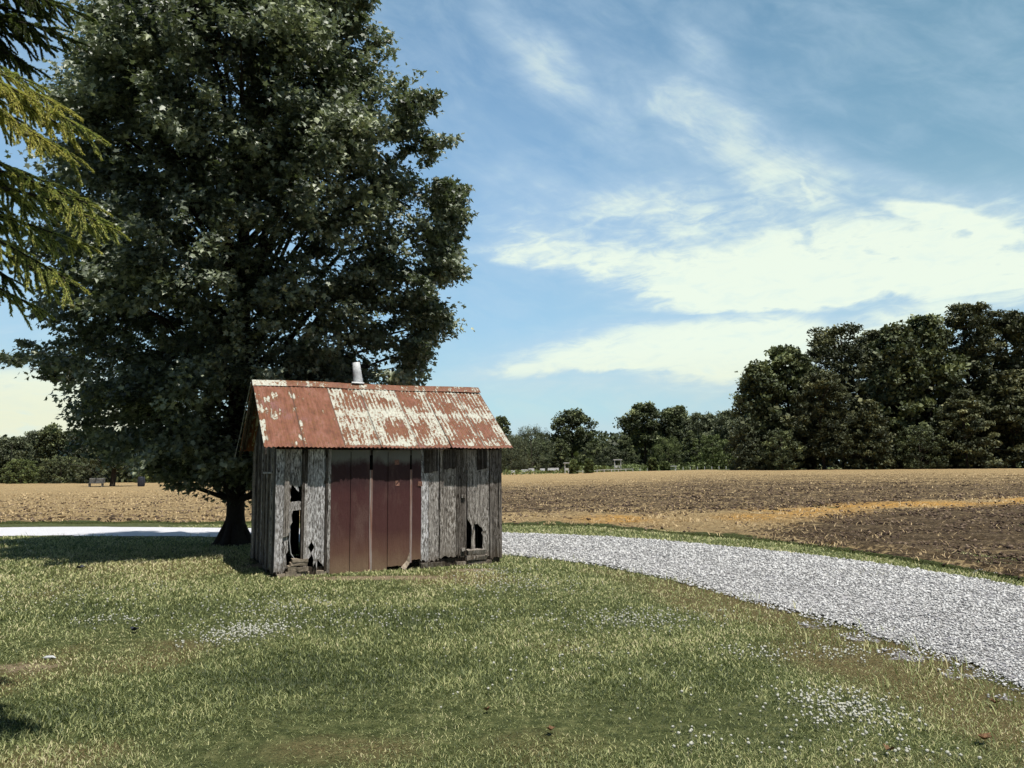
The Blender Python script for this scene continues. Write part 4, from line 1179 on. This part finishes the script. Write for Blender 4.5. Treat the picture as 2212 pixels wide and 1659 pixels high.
fr = gp(1250, 1020, 112)
fence = empty('fence', gp(1340, 1020, 112))
tag(fence, 'low white post and rail fence along the far edge of the field', 'fence')
rail = MB()
for i in range(23):
    px = 1228 + i * 15.5; p = gp(px, 1020, 113) - np.array(fence.location)
    pm = MB(); pm.box((p[0] - .06, p[1] - .06, p[2]), (.09, 0, 0), (0, .09, 0), (0, 0, .45), .5)
    pm.build('post', M['white'], fence)
p1, p2 = gp(1292, 1020, 113) - np.array(fence.location), gp(1365, 1020, 113) - np.array(fence.location)
rail.box((p1[0], p1[1], p1[2] + .33), (p2[0] - p1[0], p2[1] - p1[1], p2[2] - p1[2]), (0, .05, 0), (0, 0, .08), .5)
p3 = gp(1228, 1020, 113) - np.array(fence.location)
rail.box((p3[0], p3[1], p3[2] + .28), (p1[0] - p3[0], p1[1] - p3[1], p1[2] - p3[2]), (0, .05, 0), (0, 0, .06), .5)
rail.build('rail', M['white'], fence)


def seat(px, Y, w, h, label):
    b = gp(px, 1020, Y); o = empty('garden_seat', b); tag(o, label, 'seat', 'white garden seats under the weeping trees')
    m1 = MB(); m1.box((-w / 2, -.2, h * .5), (w, 0, 0), (0, .4, 0), (0, 0, .07)); m1.build('seat', M['white'], o)
    m1 = MB(); m1.box((-w / 2, .16, h * .5 + .08), (w, 0, 0), (0, .06, 0), (0, 0, h * .42)); m1.build('backrest', M['white'], o)
    for sx_ in (-1, 1):
        m1 = MB(); m1.box((sx_ * w * .42 - .05, -.15, 0), (.1, 0, 0), (0, .3, 0), (0, 0, h * .5 - .002)); m1.build('leg', M['white'], o)


for px, w, h, lb in [(1108, .6, .7, 'white seat nearest the corner of the shed'), (1133, 1.0, .75, 'white seat second from the shed corner'), (1148, .9, .9, 'white seat in the middle of the row under the weeping tree'), (1172, .8, .8, 'white seat right of the middle of the row'), (1192, 1.3, .8, 'widest white seat of the row'), (1204, .5, .8, 'white seat at the right end of the row')]:
    seat(px, 118 + (px - 1108) * .12, w, h, lb)


def stand(px, Y, w, h, label):
    b = gp(px, 1020, Y); o = empty('white_stand', b); tag(o, label, 'stand', 'white stands by the far fence')
    for sx_ in (-1, 1):
        m1 = MB(); m1.box((sx_ * w / 2 - .05, 0, 0), (.1, 0, 0), (0, .1, 0), (0, 0, h)); m1.build('post', M['galv'], o)
    m1 = MB(); m1.box((-w / 2 + .053, 0.01, h * .32), (w - .106, 0, 0), (0, .08, 0), (0, 0, h * .22)); m1.build('panel', M['white'], o)
    m1 = MB(); m1.box((-w / 2 - .2, -.1, h + .003), (w + .4, 0, 0), (0, .4, 0), (0, 0, .12)); m1.build('top', M['white'], o)


stand(1225, 114, .6, 1.5, 'tall white topped stand at the left end of the low fence')
stand(1335, 115, .9, 1.7, 'white topped stand in front of the pointed evergreen')
stand(1450, 112, 1.2, .55, 'low white frame in front of the pale weeping tree')

b = gp(305, 1046, 86); o = empty('barrel', b); tag(o, 'dark blue barrel right of the lone field tree', 'barrel')
m1 = MB(); m1.tube([(0, 0, 0), (0, 0, .1), (0, 0, .55), (0, 0, 1.0), (0, 0, 1.1)], [.33, .36, .40, .36, .33], 14, .5); m1.build('body', M['barrel'], o, True)
m1 = MB(); m1.tube([(0, 0, 1.102), (0, 0, 1.14)], [.30, .30], 14, .5); m1.build('lid', M['barrel'], o)
b = gp(246, 1047, 85); o = empty('bench', b + np.array([-1.8, 0, 0])); tag(o, 'weathered bench left of the lone field tree', 'bench')
m1 = MB(); m1.box((-1.0, -.2, .42), (1.7, 0, 0), (0, .4, 0), (0, 0, .07)); m1.build('seat', M['grey'], o)
for sx_ in (-.9, .5):
    m1 = MB(); m1.box((sx_, -.15, 0), (.12, 0, 0), (0, .3, 0), (0, 0, .418)); m1.build('leg', M['grey'], o)
m1 = MB(); m1.box((-1.0, .21, .5), (1.7, 0, 0), (0, .05, .1), (0, 0, .4)); m1.build('backrest', M['grey'], o)

# the leaning tree's reaching limb
lt = [o for o in C.objects if o.get('label', '').startswith('leaning tree')][0]
lp = np.array(lt.location); a0 = at_depth(1395, 935, 140) - lp; a1 = at_depth(1372, 905, 140) - lp; a2 = at_depth(1345, 915, 140) - lp
m1 = MB(); m1.tube([a0, a1, a2], [.35, .22, .08], 6, .4, .05); m1.build('limb', M['bark'], lt)
cc = np.linspace(0, 1, 9)[:, None]; cp = a1 * (1 - cc) + a2 * cc + rng.normal(0, .35, (9, 3))
P = (cp[:, None] + rng.normal(0, .55, (9, 110, 3)) * np.array([1, 1, .6])).reshape(-1, 3)
link('limb_foliage', quads(P, np.tile([0, 0, 1.0], (len(P), 1)), rng.uniform(.3, .55, len(P)), np.clip(rng.normal(.3, .15, len(P)), 0, 1), M['farleaf'], 'limb_foliage'), lt)

# ------------------------------------------------------------------ the shed
shed = empty('shed', (SA[0], SA[1], 0)); shed.rotation_euler[2] = TH
tag(shed, 'small weathered plank shed with a rusty corrugated roof and brown tin door', 'shed')
RINV = Matrix.Rotation(-TH, 3, 'Z')


def wall(px, py):
    """where the line of sight meets the front wall: (u, height)"""
    d = ray(px, py); n = np.array([SV[0], SV[1], 0.0]); a = np.array([SA[0], SA[1], 0]) - EYE
    t = (a @ n) / (d @ n); p = EYE + d * t - np.array([SA[0], SA[1], 0])
    return p[0] * SU[0] + p[1] * SU[1], p[2]


def jag(p, q, n, amp):
    """points from p to q with a torn edge"""
    out = []
    for i in range(1, n):
        t = i / n
        dx, dz = q[0] - p[0], q[1] - p[1]; L = math.hypot(dx, dz) + 1e-6
        k = rnd.uniform(-amp, amp)
        out.append((p[0] + dx * t - dz / L * k, p[1] + dz * t + dx / L * k))
    return out


def board(mb, pts, tint, y=0.0, th=.022):
    mb.prism([(p[0], y, p[1]) for p in pts], (0, th, 0), tint)


def plank(mb, u0, u1, tint, z0=.06, z1=None, y=None, th=.022, amp=.02):
    z1 = z1 or HE - .02; y = rnd.uniform(-.004, .004) if y is None else y
    e = lambda a, b_: [(a + rnd.uniform(-.003, .003) * 1.5, b_)]
    z0a, z0b = z0 + rnd.uniform(-.02, .03), z0 + rnd.uniform(-.02, .03)
    pts = [(u0, z0a)] + jag((u0, z0a), (u1, z0b), 9, amp) + [(u1, z0b)]
    m_ = [(u1 - rnd.uniform(0, .008), z) for z in np.linspace(z0b + .2, z1 - .2, 6)]
    l_ = [(u0 + rnd.uniform(0, .008), z) for z in np.linspace(z1 - .2, z0a + .2, 6)]
    board(mb, pts + m_ + [(u1, z1), (u0, z1)] + l_, tint, y, th)


U = lambda px, py=1100: wall(px, py)[0]
Wp = lambda px, py: wall(px, py)
fw = MB()
T = HE - .02
# board 1 whole
plank(fw, .0, U(613), .80, .05, amp=.03)
# board 2, rotted through in two places on its right side
a, b_ = U(614), U(650)
h1t, h1b = Wp(640, 1046)[1], Wp(640, 1084)[1]
h2t, h2b = Wp(640, 1103)[1], Wp(640, 1206)[1]
um = U(627)
pts = [(a, .06)] + jag((a, .06), (U(624), .16), 5, .02) + [(U(622), .17), (U(621), h2b)] + jag((U(621), h2b), (U(633), h2t), 12, .022) + [(U(633), h2t)]
pts += jag((U(633), h2t), (b_, h2t + .01), 3, .01) + [(b_, h2t + .01), (b_, h1b)] + jag((b_, h1b), (um, h1b - .02), 5, .02) + [(um, h1b - .02)] + jag((um, h1b - .02), (U(629), h1t), 6, .012)
pts += [(U(629), h1t)] + jag((U(629), h1t), (b_, h1t - .03), 5, .022) + [(b_, h1t - .03), (b_, T), (a, T)]
board(fw, pts, .7, .002)
# torn splinter hanging in the upper hole
s0 = Wp(636, 1050); board(fw, [(s0[0] - .03, s0[1] + .03), (s0[0] + .06, s0[1] + .01), (s0[0] + .07, s0[1] - .09), (s0[0] + .03, s0[1] - .05)], .9, .006, .008)
# board 3 with the small diamond hole and rotten foot: two halves meeting at the hole
a, m_, b_ = U(663), U(674), U(701)
ht, hm, hb = Wp(672, 1170)[1], Wp(672, 1182)[1], Wp(672, 1196)[1]
ft = Wp(680, 1215)[1]
board(fw, [(a, .02)] + [(a + .02, .1), (a + .03, ft + .05), (m_ - .001, hb - .03), (m_ - .001, hb), (U(667), hm), (m_ - .001, ht), (m_ - .001, T), (a, T)], .8, -.003)
board(fw, [(m_, hb)] + jag((m_, hb), (U(679), ft - .05), 5, .02) + [(U(679), ft - .06), (U(684), .2), (U(686), .06), (U(688), .24)] + jag((U(688), .24), (b_ - .02, .16), 4, .02) + [(b_ - .02, .15), (b_, .12), (b_, T), (m_, T), (m_, ht), (U(681), hm)], .82, -.003)
# boards right of the door
plank(fw, U(909), U(926), .85, .10, amp=.035); plank(fw, U(926.3), U(948), .66, .10, amp=.035)
plank(fw, U(949.5), U(985), .60, .12, amp=.04); plank(fw, U(985.3), U(1008), .42, .12, amp=.04)
# board with the hole low down
a, b_ = U(1010), U(1056.5)
ht, hb = Wp(1025, 1127)[1], Wp(1025, 1192)[1]
c1 = U(1041)
board(fw, [(a, ht + .05)] + jag((a, ht + .05), (U(1018), ht - .03), 3, .015) + [(U(1018), ht - .05), (U(1020), ht - .16), (U(1024), ht - .02)] + jag((U(1024), ht - .02), (c1, ht - .08), 5, .03) + [(c1, ht - .1)] + jag((c1, ht - .1), (U(1043), hb), 8, .016) + [(U(1044), hb - .08)]
      + jag((U(1044), hb - .08), (b_, .12), 5, .03) + [(b_, .12), (b_, T), (a, T)], .62, -.002)
bpk = MB(); board(bpk, [(U(1019), hb), (U(1028), hb), (U(1027), ht - .04), (U(1020.5), ht - .02)], .6, .03, .02); bpk.build('broken_plank', M['wood'], shed)
plank(fw, U(1058), SL + .004, .45, .06, amp=.03)
# thin battens over the joints
for (p0, p1, zt, zb, tn) in [(613, 624, T, Wp(618, 1160)[1], .6), (651, 656, T - .02, .03, .35), (657, 663, Wp(660, 1040)[1], .03, .7), (657, 663, T, Wp(660, 1046)[1], .25), (702, 706, T, .05, .3), (707, 713.5, T, .02, .7)]:
    board(fw, [(U(p0), zb), (U(p1), zb + .02), (U(p1), zt), (U(p0), zt)], tn, -.020, .016)
# split tops above the right-hand boards
for (p0, p1, tn) in [(915, 945, .3), (958, 985, .25), (1000, 1010, .5), (1030, 1052, .2)]:
    z_ = T - rnd.uniform(.28, .42)
    board(fw, [(U(p0), z_)] + jag((U(p0), z_), (U(p1), z_ + .03), 4, .02) + [(U(p1), z_ + .03), (U(p1), T + .01), (U(p0), T + .01)], tn, -.016, .012)
# knots and small nailed blocks
for (px, py) in [(1000, 1072), (1000, 1187)]:
    u_, z_ = Wp(px, py); kb = MB(); board(kb, [(u_ - .035, z_ - .03), (u_ + .035, z_ - .02), (u_ + .035, z_ + .03), (u_ - .035, z_ + .025)], .55, -.03, .026); kb.build('nailed_block', M['wood'], shed)
fw.box((.02, .016, T - .09), (SL - .04, 0, 0), (0, .03, 0), (0, 0, .085), .3)
o = fw.build('front_wall', M['wood'], shed)

# door of brown tin sheets
dm = MB(); E_ = [713.5, 756, 796.5]; E2 = [803.5, 836, 883]; E3 = [889, 908]
def tin(p0, p1, y, zb, zt=T - .01, tint=.3):
    n = 5; us = np.linspace(U(p0), U(p1), n)
    for i in range(n - 1):
        b1, b2 = math.sin(i / (n - 1) * math.pi) * .006, math.sin((i + 1) / (n - 1) * math.pi) * .006
        zz0, zz1 = zb + rnd.uniform(-.008, .008), zb + rnd.uniform(-.008, .008)
        dm.add([(us[i], y - b1, zz0), (us[i + 1], y - b2, zz1), (us[i + 1], y - b2, zt), (us[i], y - b1, zt), (us[i], y - b1 + .003, zz0), (us[i + 1], y - b2 + .003, zz1), (us[i + 1], y - b2 + .003, zt), (us[i], y - b1 + .003, zt)],
               [(0, 1, 2, 3), (5, 4, 7, 6), (0, 4, 5, 1), (3, 2, 6, 7)], tint)
tin(713.5, 756, -.022, .0); tin(755.5, 796.5, -.026, .0); tin(803.5, 836.5, -.022, .01); tin(836, 884, -.026, .06); tin(888, 908.5, -.02, .14)
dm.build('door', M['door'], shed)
door = [c for c in shed.children if c.name.startswith('door')][0]
for p0, p1, z0_ in [(797, 803, .0), (884, 888.5, .10)]:
    st = MB()
    st.box((U(p0), -.034, z0_), (U(p1) - U(p0), 0, 0), (0, .01, 0), (0, 0, T - .32 - z0_), .95)
    st.build('edge_strip', M['door'], door)
fl = MB(); u_, z_ = Wp(884, 1190)
fl.add([(u_, -.03, z_), (u_ - .005, -.05, .1), (u_ - .13, -.20, .01), (u_ - .19, -.16, .05), (u_ - .06, -.06, z_ - .14), (u_ - .16, -.10, .03)], [(0, 1, 2, 4), (4, 2, 3)], .95)
fl.build('torn_flap', M['base'], door)
RP = mat_plain('light_rust_patch', (.30, .16, .12), .8, .2, 30, .4)
for (px, py) in [(856, 998), (857, 1044), (906, 1044)]:
    bl = MB(); u_, z_ = Wp(px, py); bl.box((u_ - .035, -.036, z_ - .045), (.07, 0, 0), (0, .008, 0), (0, 0, .08), .5, .006); bl.build('patch', RP, door)
for p0 in (755.6, 836.2):
    sm_ = MB(); sm_.box((U(p0), -.032, .02), (.004, 0, 0), (0, .006, 0), (0, 0, T - .06), .1); sm_.build('seam', M['dark'], door)
bk = MB(); bk.box((U(712), .03, .02), (U(909) - U(712), 0, 0), (0, .02, 0), (0, 0, T - .05), .1); bk.build('door_boards', M['dark'], door)

# side and back walls of upright planks, gable ends included
def zroof(v):
    return HE - .02 + (HR - HE - .02) * (1 - abs(v - SW / 2) / (SW / 2)) - .02


def gable(name, u, outward):
    w_ = MB(); v = .024
    while v < SW - .03:
        wd = rnd.uniform(.13, .2); v1 = min(v + wd, SW - .024); gap = rnd.uniform(.004, .012)
        z0_ = rnd.uniform(.0, .10); uo = u + rnd.uniform(-.004, .004)
        zs_ = [(v, z0_)] + [(v + (v1 - gap - v) * k / 4, z0_ + rnd.uniform(-.02, .03)) for k in range(1, 4)] + [(v1 - gap, z0_), (v1 - gap, zroof(v1 - gap))]
        if v < SW / 2 < v1 - gap: zs_.append((SW / 2, zroof(SW / 2)))
        zs_.append((v, zroof(v)))
        w_.prism([(uo, p[0], p[1]) for p in zs_], (.02 * outward, 0, 0), rnd.uniform(.2, .7)); v = v1
    if name == 'left_wall':
        for vv in (.30, .62, .95, 1.3, 1.7, 2.1):
            w_.box((u - .016, vv, .08), (.014, 0, 0), (0, .045, 0), (0, 0, zroof(vv) - .35), rnd.uniform(.3, .9))
    return w_.build(name, M['wood'], shed)


gable('left_wall', 0.0, 1); gable('right_wall', SL, -1)
bw = MB(); u_ = 0
while u_ < SL - .03:
    u1 = min(u_ + rnd.uniform(.14, .22), SL); plank(bw, u_, u1 - .004, rnd.uniform(.2, .6), .03, y=SW - .022); u_ = u1
bw.build('back_wall', M['wood'], shed)
# small ledge on the left wall and the dark opening under it
ld = MB(); ld.box((-.09, .30, 1.52), (.075, 0, 0), (0, .42, 0), (0, 0, .025), .8); ld.build('ledge', M['wood'], shed)
# inside: dark dirt floor and a few leftovers
fl = MB(); fl.box((.06, .06, -.02), (SL - .12, 0, 0), (0, SW - .12, 0), (0, 0, .05), .1); fl.build('dirt_floor', M['dark'], shed)
ho = MB(); ho.tube([(U(628) + .02, .12, .75), (U(630), .12, .5), (U(634), .13, .32), (U(641), .14, .25), (U(648), .15, .22)], [.007] * 5, 6, .6); ho.build('old_hoop', M['galv'], shed)

# footing: sill beam, flat stones at the left, rotten block at the right
ft_ = MB(); ft_.box((.03, .03, -.05), (SL - .06, 0, 0), (0, .10, 0), (0, 0, .17), .35); ft_.build('sill', M['wood'], shed)
sb = MB()
for (u0, u1, z0_, z1) in [(.04, .16, -.03, .05), (.17, .40, -.03, .07), (.41, .52, -.03, .06), (.20, .33, .074, .15), (.335, .50, .068, .13), (.24, .49, .155, .20), (.26, .49, .205, .25), (.62, .78, -.03, .06), (.80, .95, -.03, .04), (1.0, 1.5, -.03, .012)]:
    sb.box((u0, -.02 + rnd.uniform(-.02, .01), z0_), (u1 - u0, 0, 0), (0, .14, 0), (0, 0, z1 - z0_), .5, .007)
sb.build('footing_stones', M['base'], shed)
rb = MB()
for (p0, p1, z0_, z1) in [(1010, 1046, .16, .24), (1006, 1050, .07, .155), (985, 1060, -.02, .06), (908, 960, -.02, .07)]:
    rb.box((U(p0), -.04 + rnd.uniform(-.02, .02), z0_), (U(p1) - U(p0), 0, 0), (0, .15, 0), (0, 0, z1 - z0_), .6, .012)
rb.build('rotten_timber', M['wood'], shed)

# rafters and plates under the roof
rf_ = MB()
sl_ = (HR - HE) / (SW / 2 + OF)
for u_ in np.linspace(-.16, SL + .08, 8):
    for sg_ in (0, 1):
        v0, v1 = (.0, SW / 2) if sg_ == 0 else (SW, SW / 2)
        rf_.add([(u_, v0, HE + .03), (u_ + .04, v0, HE + .03), (u_ + .04, v0, HE + .10), (u_, v0, HE + .10), (u_, v1, HR - .12), (u_ + .04, v1, HR - .12), (u_ + .04, v1, HR - .04), (u_, v1, HR - .04)],
                [(0, 1, 2, 3), (7, 6, 5, 4), (0, 4, 5, 1), (1, 5, 6, 2), (2, 6, 7, 3), (3, 7, 4, 0)], .2)
rf_.build('rafters', M['wood'], shed)

# corrugated roof: seven overlapping sheets a side
edges_px = [None, 652, 740, 823, 903, 980, 1055, None]
RL = SL + OL + OR_
seams = [0, .578, 1.17, 1.76, 2.35, 2.93, 3.50, RL]
rustv = [1.0, 1.05, .33, .23, .38, .46, .45]
rblob = [(.1, .1), (.1, .1), (.38, .30), (.30, .50), (.62, .22), (.40, .25), (.22, .42)]
rcen = [(.5, .5), (.5, .5), (.62, .35), (.45, .60), (.35, .30), (.30, .62), (.60, .45)]
V, Fq, RU, SLP, WV, SE = [], [], [], [], [], []
for side_ in (0, 1):
    for i in range(7):
        a, b_ = seams[i], seams[i + 1] + (.035 if i < 6 else 0)
        nu = int((b_ - a) / .0085) + 1; us = np.linspace(a, b_, nu); ns_ = 14
        over = rnd.uniform(-.02, .02); lift = .004 + (i % 2) * .006
        tilt = rnd.uniform(-.008, .008)
        base_i = len(V)
        for j in range(ns_ + 1):
            t = j / ns_
            for u_ in us:
                wv_ = math.cos(u_ / .068 * 2 * math.pi)
                vv = -OF - .02 * 0 + over * (1 - t) + t * (SW / 2 + OF - over * 0)
                zb_ = HE + (HR - HE) * t + wv_ * .0075 + lift + tilt * (u_ - a)
                zb_ += .012 * math.sin(u_ * 5.1 + t * 4) * (1 - t) * .6
                if t < .01: zb_ += rnd.uniform(-.003, .003); vv += rnd.uniform(-.006, .006)
                y_ = vv if side_ == 0 else SW - vv
                V.append((u_ - OL, y_, zb_)); 
                pu = (u_ - a) / (b_ - a); tv = (t - .76) / .17 if t > .52 else (t - .27) / .15
                rr_ = rustv[i] + rblob[i][0 if t > .52 else 1] * math.exp(-((pu - rcen[i][0 if t > .52 else 1]) / .32) ** 2 - tv ** 2)
                if i < 2:
                    for (su, stt) in ((.05, .75), (.30, .72), (.06, .35), (.38, .42), (.97, .56), (.98, .80), (.95, .15), (.03, .12), (.50, .77), (.02, .60), (.02, .25), (.75, .03)):
                        rr_ -= (1.1 if i == 0 else (.9 if su < .1 else .35)) * math.exp(-((pu - su) / .10) ** 2 - ((t - stt) / .05) ** 2)
                RU.append(rr_ if side_ == 0 else .6); SLP.append(t); WV.append(wv_ * .5 + .5)
                SE.append(1.0 if i % 2 and (u_ > b_ - .016 or u_ < a + .016) else 0)
        for j in range(ns_):
            for k in range(nu - 1):
                p = base_i + j * nu + k; q_ = (p, p + 1, p + 1 + nu, p + nu)
                Fq.append(q_ if side_ == 0 else q_[::-1])
me = np_mesh('roof', np.array(V), [np.array(Fq)], {'rust': ('POINT', RU), 'slope': ('POINT', SLP), 'wave': ('POINT', WV), 'seam': ('POINT', SE)}, [M['roof']], True)
roof = link('roof', me, shed)
# ridge cap folded over the top, in two lengths
V, Fq, RU = [], [], []
capL = [(-OL - .01, 1.62, .0), (1.58, SL + OR_ + .01, .008)]
for (a, b_, up_) in capL:
    nu = 40; us = np.linspace(a, b_, nu); base_i = len(V); dv = .13
    for u_ in us:
        for (dy, dz) in [(-dv, -dv * .78), (-.03, -.012), (0, .006), (.03, -.012), (dv, -dv * .78)]:
            V.append((u_, SW / 2 + dy, HR + .026 + dz + up_ + rnd.uniform(-.0025, .0025) + .01 * math.sin(u_ * 2.2))); RU.append(.68 if u_ > .3 else .3)
    for k in range(nu - 1):
        for c_ in range(4):
            p = base_i + k * 5 + c_; Fq.append((p, p + 5, p + 6, p + 1))
n_ = len(V)
me = np_mesh('ridge_cap', np.array(V), [np.array(Fq)], {'rust': ('POINT', RU), 'slope': ('POINT', [.8] * n_), 'wave': ('POINT', [.5] * n_), 'seam': ('POINT', [0] * n_)}, [M['roof']])
link('ridge_cap', me, roof)
# bargeboards under the left edge
bb = MB()
for sg_ in (0, 1):
    v0, v1 = (-OF + .01, SW / 2) if sg_ == 0 else (SW + OF - .01, SW / 2)
    bb.add([(-OL + .01, v0, HE - .10), (-OL + .035, v0, HE - .10), (-OL + .035, v0, HE - .018), (-OL + .01, v0, HE - .018), (-OL + .01, v1, HR - .10), (-OL + .035, v1, HR - .10), (-OL + .035, v1, HR - .018), (-OL + .01, v1, HR - .018)],
           [(0, 1, 2, 3), (7, 6, 5, 4), (0, 4, 5, 1), (1, 5, 6, 2), (2, 6, 7, 3), (3, 7, 4, 0)], .35)
bb.build('bargeboard', M['wood'], shed)
# loose wire hanging down the far slope of the left gable
wr = MB(); wr.tube([(-OL - .02, SW / 2 + .05, HR - .02), (-OL - .03, SW / 2 + .5, HR - .36), (-OL - .05, SW * .5 + 1.0, HR - .80), (-OL - .1, SW * .5 + 1.35, HR - 1.25)], [.005] * 4, 5, .9)
wr.build('wire', M['galv'], shed)
# stove pipe
def at_v(px, py, v):
    d = ray(px, py); n = np.array([SV[0], SV[1], 0.0]); a = np.array([SA[0] + SV[0] * v, SA[1] + SV[1] * v, 0]) - EYE
    t = (a @ n) / (d @ n); p = EYE + d * t - np.array([SA[0], SA[1], 0])
    return p[0] * SU[0] + p[1] * SU[1], p[2]
ub, zb_ = at_v(774, 832, SW / 2 + .1); ut, zt_ = at_v(769.5, 783, SW / 2 + .1)
cm_ = MB(); k = 20
def ringp(u_, v_, z_, r_): return [(u_ + math.cos(i / k * 6.2832) * r_, v_ + math.sin(i / k * 6.2832) * r_, z_ + math.cos(i / k * 6.28) * .008) for i in range(k)]
rings = [(ub, zb_ - .22, .092), (ub, zb_, .090), ((ub * .5 + ut * .5), (zb_ + zt_) / 2, .076), (ut, zt_, .062), (ut, zt_ + .002, .055), ((ub + ut) / 2, zb_ + .05, .06)]
vs = []
for (a, b_, c_) in rings: vs += ringp(a, SW / 2 + .1, b_, c_)
cm_.add(vs, [(i * k + j, i * k + (j + 1) % k, (i + 1) * k + (j + 1) % k, (i + 1) * k + j) for i in range(len(rings) - 1) for j in range(k)], .6)
ch = cm_.build('chimney', M['galv'], shed, True)
fs_ = MB(); fs_.add([(ub - .16, SW / 2 - .06, HR + .035), (ub + .06, SW / 2 - .06, HR + .032), (ub + .08, SW / 2 - .001, HR + .058), (ub - .14, SW / 2 - .001, HR + .062), (ub - .14, SW / 2 + .12, HR + .0), (ub + .08, SW / 2 + .12, HR + .0)], [(0, 1, 2, 3), (3, 2, 5, 4)], .6)
fs_.build('flashing', M['galv'], ch)

# ------------------------------------------------------------------ things lying on the lawn
def dry_leaf(px, py, s, label, mat='dryleaf'):
    p = on_ground(px, py); o_ = MB(); a = rnd.uniform(0, 6.28)
    pts = []
    for k_ in range(9):
        t = k_ / 9 * 6.283; r_ = s * (1 if k_ % 2 else .55) * rnd.uniform(.8, 1.15)
        pts.append((math.cos(t) * r_, math.sin(t) * r_ * .7, .035 + rnd.uniform(0, .02) + abs(math.cos(t)) * s * .35))
    o_.add([(0, 0, .03)] + pts, [(0, i + 1, (i + 1) % 9 + 1) for i in range(9)], .5)
    ob = o_.build('dry_leaf', M[mat]); ob.location = p; ob.rotation_euler[2] = a
    tag(ob, label, 'leaf', 'dry leaves fallen on the lawn')


dry_leaf(1052, 1546, .035, 'dark brown curled leaf on the lawn in front of the shed')
dry_leaf(1190, 1590, .04, 'tan curled leaf near the bottom edge of the lawn')
dry_leaf(1920, 1765 - 130, .04, 'reddish leaf below the largest clover patch')
dry_leaf(2125, 1610, .06, 'orange brown leaf low on the right side of the lawn')
dry_leaf(2150, 1530, .035, 'brown leaf just below the gravel edge at the right')
dry_leaf(290, 1370, .07, 'dark withered leaf left of the clover patch', 'barrel')
dry_leaf(172, 1232, .09, 'dark clump on the grass near the tree shadow', 'barrel')
p = on_ground(105, 1424); o_ = MB(); o_.tube([(-.05, 0, .01), (-.02, 0, .015), (.03, .01, .015), (.06, 0, .01)], [.006, .015, .014, .005], 8, .6, .15)
ob = o_.build('white_stone', M['galv'], None, True); ob.location = p; tag(ob, 'flat pale stone in the bare patch at the left of the lawn', 'stone')
